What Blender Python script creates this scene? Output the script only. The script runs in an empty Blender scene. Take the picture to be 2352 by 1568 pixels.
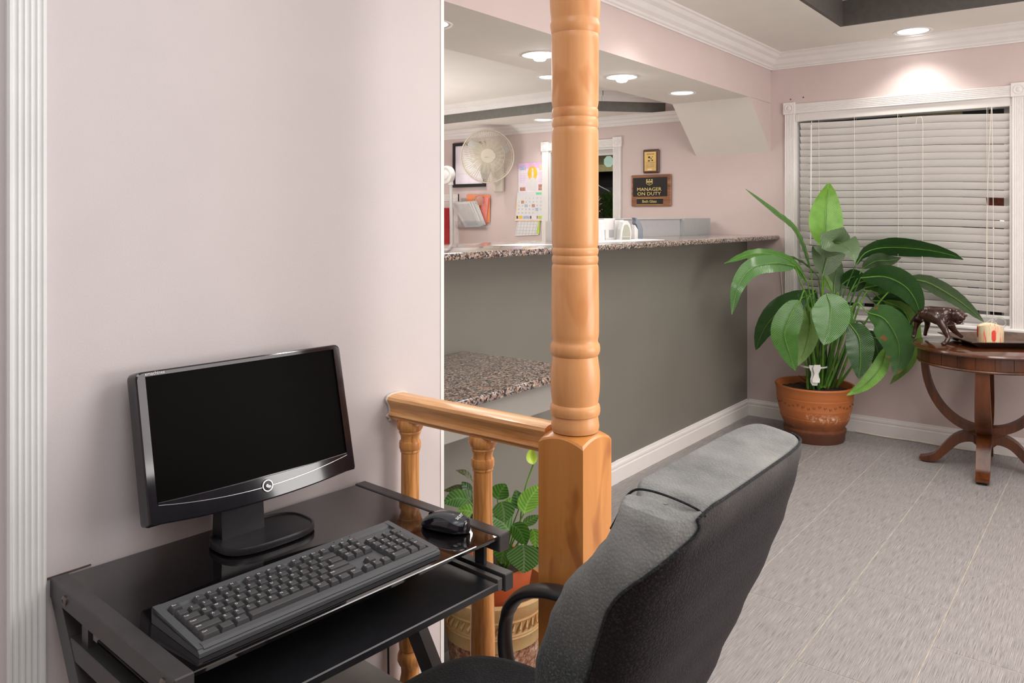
import bpy, bmesh, math, random
from mathutils import Vector, Matrix
random.seed(7)
PI=math.pi
R=math.radians
# ------------------------------------------------------------------ camera, world, lights, exposure
S=bpy.context.scene
COL=S.collection
S.view_settings.view_transform='Standard'
S.view_settings.look='None'
S.view_settings.gamma=1.0
S.view_settings.exposure=-0.20
S.view_settings.use_curve_mapping=False
YAW=R(37.88)
cd=bpy.data.cameras.new('camera'); cam=bpy.data.objects.new('camera',cd); COL.objects.link(cam)
cam.location=(0,0,1.38); cam.rotation_euler=(PI/2,0,YAW-PI/2)
cd.sensor_width=36; cd.lens=1829/2352*36; cd.shift_x=0; cd.shift_y=-(784-497.5)/2352
cd.clip_start=.02; cd.clip_end=100
S.camera=cam
W=bpy.data.worlds.new('night'); S.world=W; W.use_nodes=True
W.node_tree.nodes['Background'].inputs[0].default_value=(.05,.07,.11,1)
W.node_tree.nodes['Background'].inputs[1].default_value=.35
def area(name,loc,size,power,color=(1,1,1),rot=(0,0,0),sy=None,spread=180):
    d=bpy.data.lights.new(name,'AREA'); d.energy=power; d.color=color; d.size=size
    if sy: d.shape='RECTANGLE'; d.size_y=sy
    d.spread=R(spread)
    o=bpy.data.objects.new(name,d); o.location=loc; o.rotation_euler=rot; COL.objects.link(o); return o
def spot(name,loc,power,color=(1,.97,.92),angle=110,blend=.6,radius=.05):
    d=bpy.data.lights.new(name,'SPOT'); d.energy=power; d.color=color; d.spot_size=R(angle); d.spot_blend=blend; d.shadow_soft_size=radius
    o=bpy.data.objects.new(name,d); o.location=loc; COL.objects.link(o); return o
# unseen fill areas added under the lobby ceiling, behind and beside the camera
area('ceiling_fill',(.1,-.9,2.42),1.2,15,(.93,.97,1.0))
area('ceiling_fill',(2.3,-.7,2.42),1.3,30,(1,.97,.95))
area('ceiling_fill',(.2,.55,2.44),.7,9,(.92,.96,1.0))
area('tray_fill',(3.4,.2,2.6),1.5,36,(1,.95,.9))  # unseen fill added inside the main ceiling recess
area('tray_fill',(3.6,3.6,2.27),1.3,27,(1,.95,.9))  # same kind of added fill, brightens the office
area('upward_fill',(2.6,-1.6,1.1),1.6,60,(1,.97,.94),(R(150),0,0))  # no fixture here: upward fill added to brighten the ceiling
area('lobby_front_fill',(2.8,-2.4,1.6),1.8,30,(1,.98,.96),(R(90),0,0),1.4)  # unseen area added to brighten counter front, chair back and plant
area('office_upward_fill',(3.6,4.4,1.0),1.0,30,(1,.97,.94),(R(180),0,0))  # unseen upward fill added for the office ceiling

for n_,l_,e_ in (('porch_bulb',(7.0,4.62,1.95),22),('yard_bulb',(6.7,-.3,2.3),40)):  # unseen point fills added to brighten the garden and yard outside
    d=bpy.data.lights.new(n_,'POINT'); d.energy=e_; d.color=(1,.93,.82); d.shadow_soft_size=.06
    o=bpy.data.objects.new(n_,d); o.location=l_; COL.objects.link(o)
SOFFIT_CANS=[(2.335,2.23),(3.09,2.235),(3.86,2.231),(4.60,2.226)]
for i,(x,y) in enumerate(SOFFIT_CANS): spot('can_spot',(x,y,2.12),(8,12,11,7)[i],angle=140)
MAIN_CANS=[(5.194,1.024),(3.45,1.62),(1.9,1.45),(5.1,-.6)]
for x,y in MAIN_CANS: spot('can_spot',(x,y,2.44),14,angle=120)
spot('can_spot',(5.19,3.72,2.12),6,angle=130); spot('can_spot',(4.30,3.03,2.25),9,angle=130); spot('can_spot',(5.1,4.6,2.12),8,angle=130)
# ------------------------------------------------------------------ materials
MATS={}
def nm(name):
    m=bpy.data.materials.new(name); m.use_nodes=True; MATS[name]=m
    nt=m.node_tree; b=nt.nodes['Principled BSDF']
    return m,nt,b
def tc(nt,kind='Object',scale=(1,1,1),rot=(0,0,0)):
    t=nt.nodes.new('ShaderNodeTexCoord'); mp=nt.nodes.new('ShaderNodeMapping')
    mp.inputs['Scale'].default_value=scale; mp.inputs['Rotation'].default_value=rot
    nt.links.new(t.outputs[kind],mp.inputs[0]); return mp.outputs[0]
def noise(nt,vec,scale,detail=4,rough=.55,dist=0):
    n=nt.nodes.new('ShaderNodeTexNoise'); n.inputs['Scale'].default_value=scale; n.inputs['Detail'].default_value=detail
    n.inputs['Roughness'].default_value=rough; n.inputs['Distortion'].default_value=dist
    nt.links.new(vec,n.inputs['Vector']); return n.outputs[0]
def ramp(nt,fac,stops,interp='LINEAR'):
    r=nt.nodes.new('ShaderNodeValToRGB'); r.color_ramp.interpolation=interp
    e=r.color_ramp.elements
    while len(e)<len(stops): e.new(.5)
    for i,(p,c) in enumerate(stops):
        e[i].position=p; e[i].color=(c[0],c[1],c[2],1) if isinstance(c,(tuple,list)) else (c,c,c,1)
    nt.links.new(fac,r.inputs[0]); return r.outputs[0]
def bump(nt,b,h,strength,dist=.002,prev=None):
    bp=nt.nodes.new('ShaderNodeBump'); bp.inputs['Strength'].default_value=strength; bp.inputs['Distance'].default_value=dist
    nt.links.new(h,bp.inputs['Height'])
    if prev is not None: nt.links.new(prev,bp.inputs['Normal'])
    nt.links.new(bp.outputs[0],b.inputs['Normal']); return bp.outputs[0]
def mixc(nt,fac,a,b_,mode='MIX'):
    m=nt.nodes.new('ShaderNodeMix'); m.data_type='RGBA'; m.blend_type=mode
    for s,v in ((m.inputs[0],fac),(m.inputs[6],a),(m.inputs[7],b_)):
        if isinstance(v,(int,float)): s.default_value=v
        elif isinstance(v,tuple): s.default_value=(v[0],v[1],v[2],1)
        else: nt.links.new(v,s)
    return m.outputs[2]
def math_(nt,op,a,b_=None):
    m=nt.nodes.new('ShaderNodeMath'); m.operation=op
    for s,v in ((m.inputs[0],a),(m.inputs[1],b_)):
        if v is None: continue
        if isinstance(v,(int,float)): s.default_value=v
        else: nt.links.new(v,s)
    return m.outputs[0]
def plain(name,col,rough=.5,metal=0,var=.08,nscale=30,bmp=0,bscale=200,coat=0,emit=None,estr=0,spec=.5):
    m,nt,b=nm(name)
    v=tc(nt); n=noise(nt,v,nscale,3)
    lo=tuple(max(0,c*(1-var)) for c in col); hi=tuple(min(1,c*(1+var)) for c in col)
    nt.links.new(ramp(nt,n,[(.3,lo),(.7,hi)]),b.inputs['Base Color'])
    b.inputs['Roughness'].default_value=rough; b.inputs['Metallic'].default_value=metal
    b.inputs['Coat Weight'].default_value=coat; b.inputs['Coat Roughness'].default_value=.05
    b.inputs['Specular IOR Level'].default_value=spec
    if bmp: bump(nt,b,noise(nt,v,bscale,2),bmp,.001)
    if emit: b.inputs['Emission Color'].default_value=(*emit,1); b.inputs['Emission Strength'].default_value=estr
    return m
def wood(name,c1,c2,axis='Z',scale=14,rough=.4,coat=.2,fine=120,contrast=(.35,.65),blotch=None):
    m,nt,b=nm(name)
    s={'X':(.06,1,1),'Y':(1,.06,1),'Z':(1,1,.06)}[axis]
    v=tc(nt,'Object',s)
    n1=noise(nt,v,scale,5,.6,.6); n2=noise(nt,v,fine,3,.6)
    f=math_(nt,'ADD',math_(nt,'MULTIPLY',n1,.7),math_(nt,'MULTIPLY',n2,.3))
    c=ramp(nt,f,[(contrast[0],c1),(contrast[1],c2)])
    if blotch:
        n3=noise(nt,tc(nt,'Object',{'X':(.3,1,1),'Y':(1,.3,1),'Z':(1,1,.3)}[axis]),9,2,.5,1.2)
        c=mixc(nt,ramp(nt,n3,[(.55,0.),(.62,1.)]),c,blotch)
    nt.links.new(c,b.inputs['Base Color'])
    b.inputs['Roughness'].default_value=rough; b.inputs['Coat Weight'].default_value=coat; b.inputs['Coat Roughness'].default_value=.15
    bump(nt,b,n2,.08,.001)
    return m
plain('wall_lilac',(.66,.615,.62),.75,var=.03,nscale=3,bmp=.25,bscale=260)
plain('wall_pink',(.66,.545,.525),.7,var=.03,nscale=3,bmp=.2,bscale=240)
plain('ceiling_white',(.80,.76,.71),.85,var=.02,nscale=4,bmp=.15,bscale=300)
plain('dark_fascia',(.085,.078,.07),.6,var=.1)
plain('grey_fascia',(.16,.155,.14),.6,var=.1)
plain('trim_white',(.84,.81,.79),.4,var=.02,nscale=8)
plain('trim_cool',(.84,.86,.85),.45,var=.03,nscale=8)
plain('counter_grey',(.205,.195,.168),.42,var=.05,nscale=2,bmp=.06,bscale=90)
plain('apron_grey',(.30,.29,.265),.45,var=.05,nscale=3)
plain('grout',(.44,.40,.34),.9,var=.2,nscale=20)
wood('post_wood',(.76,.33,.11),(.90,.47,.21),'Z',9,.42,.18,90,(.3,.7),(.72,.30,.10))
wood('pine_wood',(.60,.225,.048),(.80,.35,.095),'Z',16,.35,.3,60,(.3,.7),(.48,.165,.038))
wood('oak_wood',(.43,.155,.035),(.80,.37,.11),'Z',55,.38,.25,260,(.38,.58))
wood('oak_rail',(.60,.26,.08),(.92,.52,.22),'Y',45,.35,.3,220,(.36,.6))
wood('table_wood',(.022,.006,.002),(.15,.042,.010),'Z',9,.36,.12,60,(.32,.68))
wood('table_top_wood',(.045,.012,.005),(.13,.04,.014),'Y',9,.12,.8,60,(.32,.68))
wood('walnut',(.12,.035,.015),(.42,.18,.08),'X',30,.35,.3,90,(.35,.65))
plain('black_glass',(.006,.005,.006),.035,var=.3,spec=.9,coat=.5)
plain('black_frame',(.055,.052,.055),.36,var=.1,bmp=.05,bscale=500)
plain('frame_grey',(.085,.082,.08),.4,var=.08)
plain('gloss_black',(.010,.009,.014),.10,var=.3,coat=.25)
plain('satin_black',(.016,.016,.019),.33,var=.2,bmp=.05,bscale=600)
plain('screen_black',(.002,.0015,.0015),.45,var=.1,spec=.04)
plain('silver',(.62,.62,.64),.25,metal=1,var=.05)
plain('chrome',(.75,.73,.7),.15,metal=1,var=.03)
plain('kb_grey',(.085,.092,.10),.42,var=.05,bmp=.03,bscale=900)
plain('key_grey',(.062,.063,.067),.4,var=.06,bmp=.04,bscale=900)
plain('legend_white',(.85,.85,.85),.6,var=.02)
plain('mouse_top',(.045,.055,.065),.25,var=.08,coat=.2)
plain('blind_white',(.76,.73,.70),.45,var=.02,nscale=5)
plain('cord_white',(.80,.74,.66),.7,var=.05)
plain('soil',(.035,.018,.010),.95,var=.6,nscale=120,bmp=1,bscale=120)
plain('stalk_green',(.115,.27,.035),.4,var=.3,nscale=20)
plain('stalk_dark',(.05,.13,.025),.4,var=.3,nscale=20)
plain('spathe',(.50,.72,.08),.4,var=.15)
plain('ribbon',(.78,.78,.74),.6,var=.05)
plain('dead_leaf',(.16,.06,.03),.8,var=.4,nscale=60)
plain('plastic_black',(.022,.021,.024),.38,var=.15,bmp=.12,bscale=500)
plain('fan_cream',(.64,.58,.48),.35,var=.03)
plain('white_plastic',(.80,.78,.76),.35,var=.02)
plain('paper',(.76,.75,.75),.8,var=.02)
plain('paper_grey',(.62,.60,.60),.8,var=.05)  # slightly greyer paper, for the printed block
plain('ink',(.30,.30,.33),.8,var=.2)
plain('black',(.012,.012,.012),.5,var=.2)
plain('orange_card',(.85,.30,.14),.7,var=.05)
plain('salmon_card',(.85,.28,.24),.7,var=.05)
plain('red_box',(.55,.035,.045),.4,var=.1)
plain('grey_panel',(.52,.52,.54),.5,var=.03)
plain('grey_mid',(.42,.43,.44),.5,var=.03)
plain('slate_plastic',(.13,.16,.20),.35,var=.1)
plain('khaki_grey',(.36,.36,.29),.5,var=.05)
plain('light_grey',(.60,.61,.60),.4,var=.03)
plain('brass',(.62,.42,.15),.35,metal=.6,var=.08)
plain('gold_print',(.80,.62,.22),.4,metal=.3,var=.05)
plain('plaque_black',(.025,.022,.022),.25,var=.1,coat=.3)
plain('cal_pink',(.80,.50,.78),.6,var=.12,nscale=14)
plain('cal_lilac',(.83,.76,.84),.6,var=.05,nscale=14)
plain('cal_green',(.20,.70,.36),.6,var=.1)
plain('cal_peach',(.88,.66,.45),.6,var=.08)
plain('cal_lime',(.50,.68,.12),.6,var=.1)
plain('cal_yellow',(.88,.55,.06),.6,var=.1)
plain('cal_brown',(.50,.26,.18),.6,var=.5,nscale=90)
plain('cal_blue',(.45,.50,.66),.6,var=.3,nscale=90)
plain('teal',(.06,.36,.40),.5,var=.05)
plain('bronze',(.040,.014,.010),.2,var=.5,nscale=40,coat=.4,bmp=.3,bscale=150)
plain('tray_dark',(.035,.022,.018),.2,var=.3,coat=.3)
plain('tray_inner',(.13,.085,.06),.3,var=.3)
plain('candle_red',(.75,.05,.025),.5,var=.1)
plain('stone_dark',(.05,.035,.03),.4,var=.4)
plain('stone_pink',(.70,.52,.45),.4,var=.1)
plain('night_siding',(.035,.034,.033),.8,var=.4,nscale=5)
plain('fence_grey',(.10,.10,.10),.8,var=.3,nscale=5)
plain('awning_tan',(.42,.34,.17),.7,var=.1)
plain('brick_red',(.22,.05,.035),.8,var=.4,nscale=30)
plain('picket_white',(.75,.75,.75),.6,var=.05)
plain('octagon_mint',(.48,.74,.64),.5,var=.05)
plain('garden_soil',(.06,.04,.025),.9,var=.4)
plain('bush_green',(.12,.25,.04),.6,var=.4,nscale=40)
plain('bush_orange',(.75,.30,.04),.6,var=.3,nscale=40)
plain('screw_dark',(.20,.17,.15),.3,metal=.8,var=.1)
plain('tape_dark',(.10,.07,.06),.7,var=.4)
plain('tower_top',(.30,.29,.27),.35,var=.15,nscale=6)
m,nt,b=nm('window_glass'); b.inputs['Base Color'].default_value=(.9,.95,.95,1); b.inputs['Roughness'].default_value=.02
b.inputs['Transmission Weight'].default_value=1; b.inputs['IOR'].default_value=1.1
m,nt,b=nm('clear_plastic'); b.inputs['Base Color'].default_value=(.93,.95,.97,1); b.inputs['Roughness'].default_value=.1
b.inputs['Transmission Weight'].default_value=.9; b.inputs['IOR'].default_value=1.2
m,nt,b=nm('lamp_lens'); b.inputs['Base Color'].default_value=(1,1,1,1)
b.inputs['Emission Color'].default_value=(1,.98,.95,1); b.inputs['Emission Strength'].default_value=5
m,nt,b=nm('bulb_hot'); b.inputs['Emission Color'].default_value=(1,.99,.97,1); b.inputs['Emission Strength'].default_value=30
m,nt,b=nm('porch_lamp'); b.inputs['Emission Color'].default_value=(1,.95,.85,1); b.inputs['Emission Strength'].default_value=6
# floor tile: fine linear streaks along X, shade differs per tile
m,nt,b=nm('tile_grey')
v=tc(nt,'Object',(.75,40,1)); oi=nt.nodes.new('ShaderNodeObjectInfo')
add=nt.nodes.new('ShaderNodeVectorMath'); add.operation='ADD'; nt.links.new(v,add.inputs[0])
cmb=nt.nodes.new('ShaderNodeCombineXYZ'); nt.links.new(math_(nt,'MULTIPLY',oi.outputs['Random'],40.),cmb.inputs[0]); nt.links.new(cmb.outputs[0],add.inputs[1])
n1=noise(nt,add.outputs[0],14,3,.65); n2=noise(nt,tc(nt,'Object',(1,1,1)),5,2)
c=ramp(nt,n1,[(.33,(.13,.12,.125)),(.44,(.27,.25,.25)),(.56,(.35,.33,.325)),(.70,(.47,.445,.435))])
c=mixc(nt,math_(nt,'MULTIPLY',oi.outputs['Random'],.12),c,(.30,.28,.28))
nt.links.new(c,b.inputs['Base Color']); nt.links.new(ramp(nt,n1,[(.3,.62),(.7,.42)]),b.inputs['Roughness'])
bump(nt,b,n1,.25,.001)
# granite
m,nt,b=nm('granite'); v=tc(nt)
vo=nt.nodes.new('ShaderNodeTexVoronoi'); vo.inputs['Scale'].default_value=170; nt.links.new(v,vo.inputs['Vector'])
sep=nt.nodes.new('ShaderNodeSeparateColor'); nt.links.new(vo.outputs['Color'],sep.inputs[0])
c=ramp(nt,sep.outputs[0],[(0,(.02,.018,.02)),(.22,(.09,.075,.07)),(.40,(.30,.19,.14)),(.58,(.24,.22,.21)),(.74,(.42,.28,.21)),(.88,(.46,.44,.42))],'CONSTANT')
c=mixc(nt,noise(nt,v,60,3),c,(.10,.09,.09),'MULTIPLY') if 0 else c
nt.links.new(c,b.inputs['Base Color']); b.inputs['Roughness'].default_value=.12; b.inputs['Coat Weight'].default_value=.4
# chair fabrics
def fabric(name,dark,light,dust,dustamt,z0,z1):
    m,nt,b=nm(name)
    v=tc(nt); n=noise(nt,v,420,2); big=noise(nt,v,7,3,.6)
    w=nt.nodes.new('ShaderNodeTexVoronoi'); w.inputs['Scale'].default_value=260; nt.links.new(v,w.inputs['Vector'])
    c=mixc(nt,ramp(nt,w.outputs['Distance'],[(.2,0.),(.6,.75)]),ramp(nt,n,[(.35,dark),(.65,light)]),dark)
    sx=nt.nodes.new('ShaderNodeSeparateXYZ'); nt.links.new(v,sx.inputs[0])
    mr=nt.nodes.new('ShaderNodeMapRange'); mr.inputs['From Min'].default_value=z0; mr.inputs['From Max'].default_value=z1
    nt.links.new(sx.outputs[2],mr.inputs[0])
    f=math_(nt,'MULTIPLY',math_(nt,'MULTIPLY',mr.outputs[0],ramp(nt,big,[(.30,.35),(.65,1.)])),dustamt)
    c=mixc(nt,f,c,dust)
    nt.links.new(c,b.inputs['Base Color']); b.inputs['Roughness'].default_value=.95; b.inputs['Specular IOR Level'].default_value=.15
    b.inputs['Sheen Weight'].default_value=.06
    bump(nt,b,w.outputs['Distance'],.5,.0015)
    return m
fabric('chair_cushion',(.040,.046,.048),(.15,.165,.162),(.36,.36,.345),.8,.80,1.0)
fabric('chair_rear',(.008,.006,.007),(.040,.032,.034),(.19,.18,.175),.6,.965,1.035)
fabric('chair_seat',(.014,.015,.017),(.055,.058,.060),(.1,.1,.1),.0,0,1)
# leaves (uv: u across, v along in metres)
def leaf(name,c1,c2,vein,rough=.32,vamt=.5,spots=False,sheen=0):
    m,nt,b=nm(name)
    uv=nt.nodes.new('ShaderNodeUVMap'); sx=nt.nodes.new('ShaderNodeSeparateXYZ'); nt.links.new(uv.outputs[0],sx.inputs[0])
    au=math_(nt,'ABSOLUTE',sx.outputs[0])
    ph=math_(nt,'SINE',math_(nt,'MULTIPLY',math_(nt,'SUBTRACT',sx.outputs[1],math_(nt,'MULTIPLY',au,.7)),620.))
    st=math_(nt,'MULTIPLY',math_(nt,'ADD',ph,1.),.5)
    c=mixc(nt,math_(nt,'MULTIPLY',ramp(nt,st,[(.55,0.),(1.,1.)]),vamt),c1,vein)
    n=noise(nt,tc(nt),18,3); c=mixc(nt,ramp(nt,n,[(.4,0.),(.7,.6)]),c,c2)
    mid=ramp(nt,au,[(0.,1.),(.0022,1.),(.0035,0.)]); c=mixc(nt,math_(nt,'MULTIPLY',mid,.7),c,vein)
    if spots:
        c=mixc(nt,ramp(nt,noise(nt,tc(nt),13,3),[(.62,0.),(.66,1.)]),c,(.30,.10,.03))
    nt.links.new(c,b.inputs['Base Color']); b.inputs['Roughness'].default_value=rough
    b.inputs['Sheen Weight'].default_value=sheen
    bump(nt,b,st,.25,.002)
    tr=nt.nodes.new('ShaderNodeBsdfTranslucent'); nt.links.new(c,tr.inputs[0])
    mx=nt.nodes.new('ShaderNodeMixShader'); mx.inputs[0].default_value=.18
    out=nt.nodes['Material Output']; nt.links.new(b.outputs[0],mx.inputs[1]); nt.links.new(tr.outputs[0],mx.inputs[2]); nt.links.new(mx.outputs[0],out.inputs[0])
    return m
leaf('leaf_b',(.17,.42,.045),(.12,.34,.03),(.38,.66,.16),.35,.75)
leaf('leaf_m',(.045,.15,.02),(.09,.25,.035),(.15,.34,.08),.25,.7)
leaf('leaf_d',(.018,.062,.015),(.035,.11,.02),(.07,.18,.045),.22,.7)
leaf('leaf_g',(.10,.17,.08),(.15,.23,.11),(.22,.30,.18),.35,.4)
leaf('leaf_s',(.05,.17,.035),(.09,.25,.05),(.26,.38,.20),.2,.7)
leaf('leaf_l',(.16,.30,.06),(.11,.24,.04),(.26,.42,.12),.4,.5)
leaf('leaf_w',(.04,.13,.03),(.07,.19,.04),(.10,.22,.06),.28,.4,True)
leaf('leaf_o',(.05,.06,.015),(.10,.12,.03),(.10,.12,.03),.4,.3)
# terracotta with lime bloom
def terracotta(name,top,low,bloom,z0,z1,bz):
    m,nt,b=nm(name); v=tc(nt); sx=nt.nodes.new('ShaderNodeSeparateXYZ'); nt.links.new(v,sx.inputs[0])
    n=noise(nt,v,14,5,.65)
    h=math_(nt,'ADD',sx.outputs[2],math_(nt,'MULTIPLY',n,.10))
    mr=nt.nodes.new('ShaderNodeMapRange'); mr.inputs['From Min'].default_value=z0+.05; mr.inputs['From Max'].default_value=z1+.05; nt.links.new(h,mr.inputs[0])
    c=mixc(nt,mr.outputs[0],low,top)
    g=math_(nt,'ABSOLUTE',math_(nt,'SUBTRACT',sx.outputs[2],bz))
    mask=math_(nt,'MULTIPLY',ramp(nt,g,[(.0,1.),(.035,0.)]),ramp(nt,noise(nt,v,45,5,.75),[(.50,0.),(.58,1.)]))
    mask=math_(nt,'MULTIPLY',mask,ramp(nt,noise(nt,v,5,1),[(.42,0.),(.50,1.)]))
    c=mixc(nt,mask,c,bloom)
    nt.links.new(c,b.inputs['Base Color']); b.inputs['Roughness'].default_value=.55; bump(nt,b,noise(nt,v,90,4),.25,.002)
    return m
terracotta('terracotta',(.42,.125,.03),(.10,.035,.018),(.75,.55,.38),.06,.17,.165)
terracotta('inner_terracotta',(.45,.09,.025),(.40,.08,.02),(.6,.3,.2),-1,-.9,9)
m,nt,b=nm('ornate_clay'); v=tc(nt); n=noise(nt,v,11,5,.65)
c=ramp(nt,n,[(.35,(.50,.25,.09)),(.55,(.48,.33,.14)),(.7,(.42,.17,.08))]); nt.links.new(c,b.inputs['Base Color']); b.inputs['Roughness'].default_value=.5; bump(nt,b,noise(nt,v,60,4),.3,.003)
m,nt,b=nm('rough_clay'); v=tc(nt); n=noise(nt,v,55,6,.8)
c=ramp(nt,n,[(.38,(.14,.06,.03)),(.48,(.42,.17,.09)),(.56,(.55,.38,.26)),(.66,(.78,.70,.62))]); nt.links.new(c,b.inputs['Base Color']); b.inputs['Roughness'].default_value=.9; bump(nt,b,n,1,.01)
# candle: layered wax
m,nt,b=nm('candle_wax'); v=tc(nt,'Object',(1,1,.12)); n=noise(nt,v,45,3,.6)
c=ramp(nt,n,[(.36,(.80,.22,.12)),(.44,(.80,.62,.42)),(.56,(.78,.76,.50)),(.66,(.82,.55,.34))]); nt.links.new(c,b.inputs['Base Color']); b.inputs['Roughness'].default_value=.4; b.inputs['Subsurface Weight'].default_value=.2; b.inputs['Subsurface Scale'].default_value=.01
M=MATS
# ------------------------------------------------------------------ helpers
def bm_(): return bmesh.new()
def box(bm,x0,x1,y0,y1,z0,z1,bev=0,mi=0,seg=1):
    vs=[bm.verts.new(p) for p in ((x0,y0,z0),(x1,y0,z0),(x1,y1,z0),(x0,y1,z0),(x0,y0,z1),(x1,y0,z1),(x1,y1,z1),(x0,y1,z1))]
    fs=[bm.faces.new([vs[i] for i in q]) for q in ((0,3,2,1),(4,5,6,7),(0,1,5,4),(1,2,6,5),(2,3,7,6),(3,0,4,7))]
    for f in fs: f.material_index=mi
    if bev: bmesh.ops.bevel(bm,geom=list({e for f in fs for e in f.edges}),offset=bev,segments=seg,profile=.5,affect='EDGES')
    return bm
def Bx(*a,**k): return box(bm_(),*a,**k)
def prism(bm,pts,axis,a0,a1,mi=0,bev=0):
    """extrude a 2-D polygon; axis X: pts=(y,z); Y: pts=(x,z); Z: pts=(x,y)"""
    def mk(p,a): return {'X':(a,p[0],p[1]),'Y':(p[0],a,p[1]),'Z':(p[0],p[1],a)}[axis]
    A=[bm.verts.new(mk(p,a0)) for p in pts]; B=[bm.verts.new(mk(p,a1)) for p in pts]
    n=len(pts); fs=[]
    fs.append(bm.faces.new(A)); fs.append(bm.faces.new(B[::-1]))
    for i in range(n): fs.append(bm.faces.new((A[i],B[i],B[(i+1)%n],A[(i+1)%n])))
    for f in fs: f.material_index=mi
    bmesh.ops.recalc_face_normals(bm,faces=fs)
    if bev: bmesh.ops.bevel(bm,geom=list(set(fs[0].edges)|set(fs[1].edges)),offset=bev,segments=1,affect='EDGES')
    return bm
def loft(bm,rings,cap=True,closed=True,mi=0):
    V=[[bm.verts.new(p) for p in r] for r in rings]; fs=[]
    n=len(rings[0])
    for a,b_ in zip(V[:-1],V[1:]):
        for i in range(n if closed else n-1):
            j=(i+1)%n
            fs.append(bm.faces.new((a[i],a[j],b_[j],b_[i])))
    if cap and closed:
        fs.append(bm.faces.new(V[0][::-1])); fs.append(bm.faces.new(V[-1]))
    for f in fs: f.material_index=mi
    if closed: bmesh.ops.recalc_face_normals(bm,faces=fs)
    return V
def frames(pts):
    pts=[Vector(p) for p in pts]; T=[]
    for i in range(len(pts)):
        a=pts[max(0,i-1)]; c=pts[min(len(pts)-1,i+1)]; t=(c-a)
        T.append(t.normalized() if t.length>1e-9 else Vector((0,0,1)))
    up=Vector((0,0,1)) if abs(T[0].z)<.9 else Vector((1,0,0))
    n=(up-T[0]*up.dot(T[0])).normalized(); N=[n]
    for t in T[1:]:
        n=(n-t*n.dot(t)); n=n.normalized() if n.length>1e-6 else N[-1]; N.append(n)
    return pts,T,N
def tube(bm,pts,rad,seg=8,mi=0,flat=None,cap=True):
    P_,T,N=frames(pts); rings=[]
    for i,(p,t,n) in enumerate(zip(P_,T,N)):
        r=rad[i] if isinstance(rad,(list,tuple)) else rad
        b_=t.cross(n); ra,rb=(r,r) if flat is None else (r,r*flat)
        rings.append([p+n*(ra*math.cos(2*PI*k/seg))+b_*(rb*math.sin(2*PI*k/seg)) for k in range(seg)])
    loft(bm,rings,cap,True,mi); return bm
def catmull(pts,n):
    pts=[Vector(p) for p in pts]
    if len(pts)==2: return [pts[0].lerp(pts[1],i/n) for i in range(n+1)]
    P_=[pts[0]*2-pts[1]]+pts+[pts[-1]*2-pts[-2]]; out=[]; m_=len(pts)-1
    for i in range(n+1):
        u=i/n*m_; k=min(int(u),m_-1); t=u-k
        a,b_,c,d=P_[k:k+4]
        out.append(.5*((2*b_)+(c-a)*t+(2*a-5*b_+4*c-d)*t*t+(3*b_-a-3*c+d)*t**3))
    return out
def lathe(bm,prof,seg=32,c=(0,0),mi=0,cap=False):
    rings=[[(c[0]+r*math.cos(2*PI*k/seg),c[1]+r*math.sin(2*PI*k/seg),z) for k in range(seg)] for r,z in prof]
    loft(bm,rings,cap,True,mi)
    return bm
def torus(bm,c,Rr,r,axis='Z',seg=32,s2=6,a0=0,a1=2*PI,mi=0):
    pts=[]
    full=abs(a1-a0-2*PI)<1e-6
    n=seg
    rings=[]
    for i in range(n if full else n+1):
        a=a0+(a1-a0)*i/n
        ring=[]
        for k in range(s2):
            q=2*PI*k/s2; rr=Rr+r*math.cos(q); h=r*math.sin(q)
            p={'Z':(rr*math.cos(a),rr*math.sin(a),h),'Y':(rr*math.cos(a),h,rr*math.sin(a)),'X':(h,rr*math.cos(a),rr*math.sin(a))}[axis]
            ring.append((c[0]+p[0],c[1]+p[1],c[2]+p[2]))
        rings.append(ring)
    if full: rings.append(rings[0])
    loft(bm,rings,False,True,mi)
    if full: bmesh.ops.remove_doubles(bm,verts=bm.verts,dist=1e-6)
    return bm
def disc(bm,c,r,axis='Z',seg=32,mi=0,ry=None):
    ry=ry or r
    vs=[]
    for k in range(seg):
        a=2*PI*k/seg; x,y=r*math.cos(a),ry*math.sin(a)
        vs.append(bm.verts.new({'Z':(c[0]+x,c[1]+y,c[2]),'Y':(c[0]+x,c[1],c[2]+y),'X':(c[0],c[1]+x,c[2]+y)}[axis]))
    f=bm.faces.new(vs); f.material_index=mi; return bm
def mesh_from(bm,name,smooth=35):
    me=bpy.data.meshes.new(name)
    bm.to_mesh(me); bm.free()
    if smooth:
        for p in me.polygons: p.use_smooth=True
        me.set_sharp_from_angle(angle=R(smooth))
    return me
def part(name,bm,mat,parent=None,smooth=35,loc=(0,0,0),rot=(0,0,0),label=None,kind=None):
    me=bm if isinstance(bm,bpy.types.Mesh) else mesh_from(bm,name,smooth)
    mats=mat if isinstance(mat,(list,tuple)) else [mat]
    if not me.materials:
        for x in mats: me.materials.append(M[x])
    o=bpy.data.objects.new(name,me); COL.objects.link(o); o.location=loc; o.rotation_euler=rot
    if parent is not None: o.parent=parent
    if label: o['label']=label
    if kind: o['kind']=kind
    return o
def thing(name,label,cat,loc=(0,0,0),rz=0,group=None,rot=None):
    o=bpy.data.objects.new(name,None); o.empty_display_size=.05; COL.objects.link(o)
    o.location=loc; o.rotation_euler=rot or (0,0,rz); o['label']=label; o['category']=cat
    if group: o['group']=group
    return o
def tag(o,label,cat,group=None):
    o['label']=label; o['category']=cat
    if group: o['group']=group
    return o
def struct(name,bm,mat,parent=None,smooth=0,loc=(0,0,0),rot=(0,0,0)):
    o=part(name,bm,mat,parent,smooth,loc,rot)
    if parent is None: o['kind']='structure'
    return o
TXT={}
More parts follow.
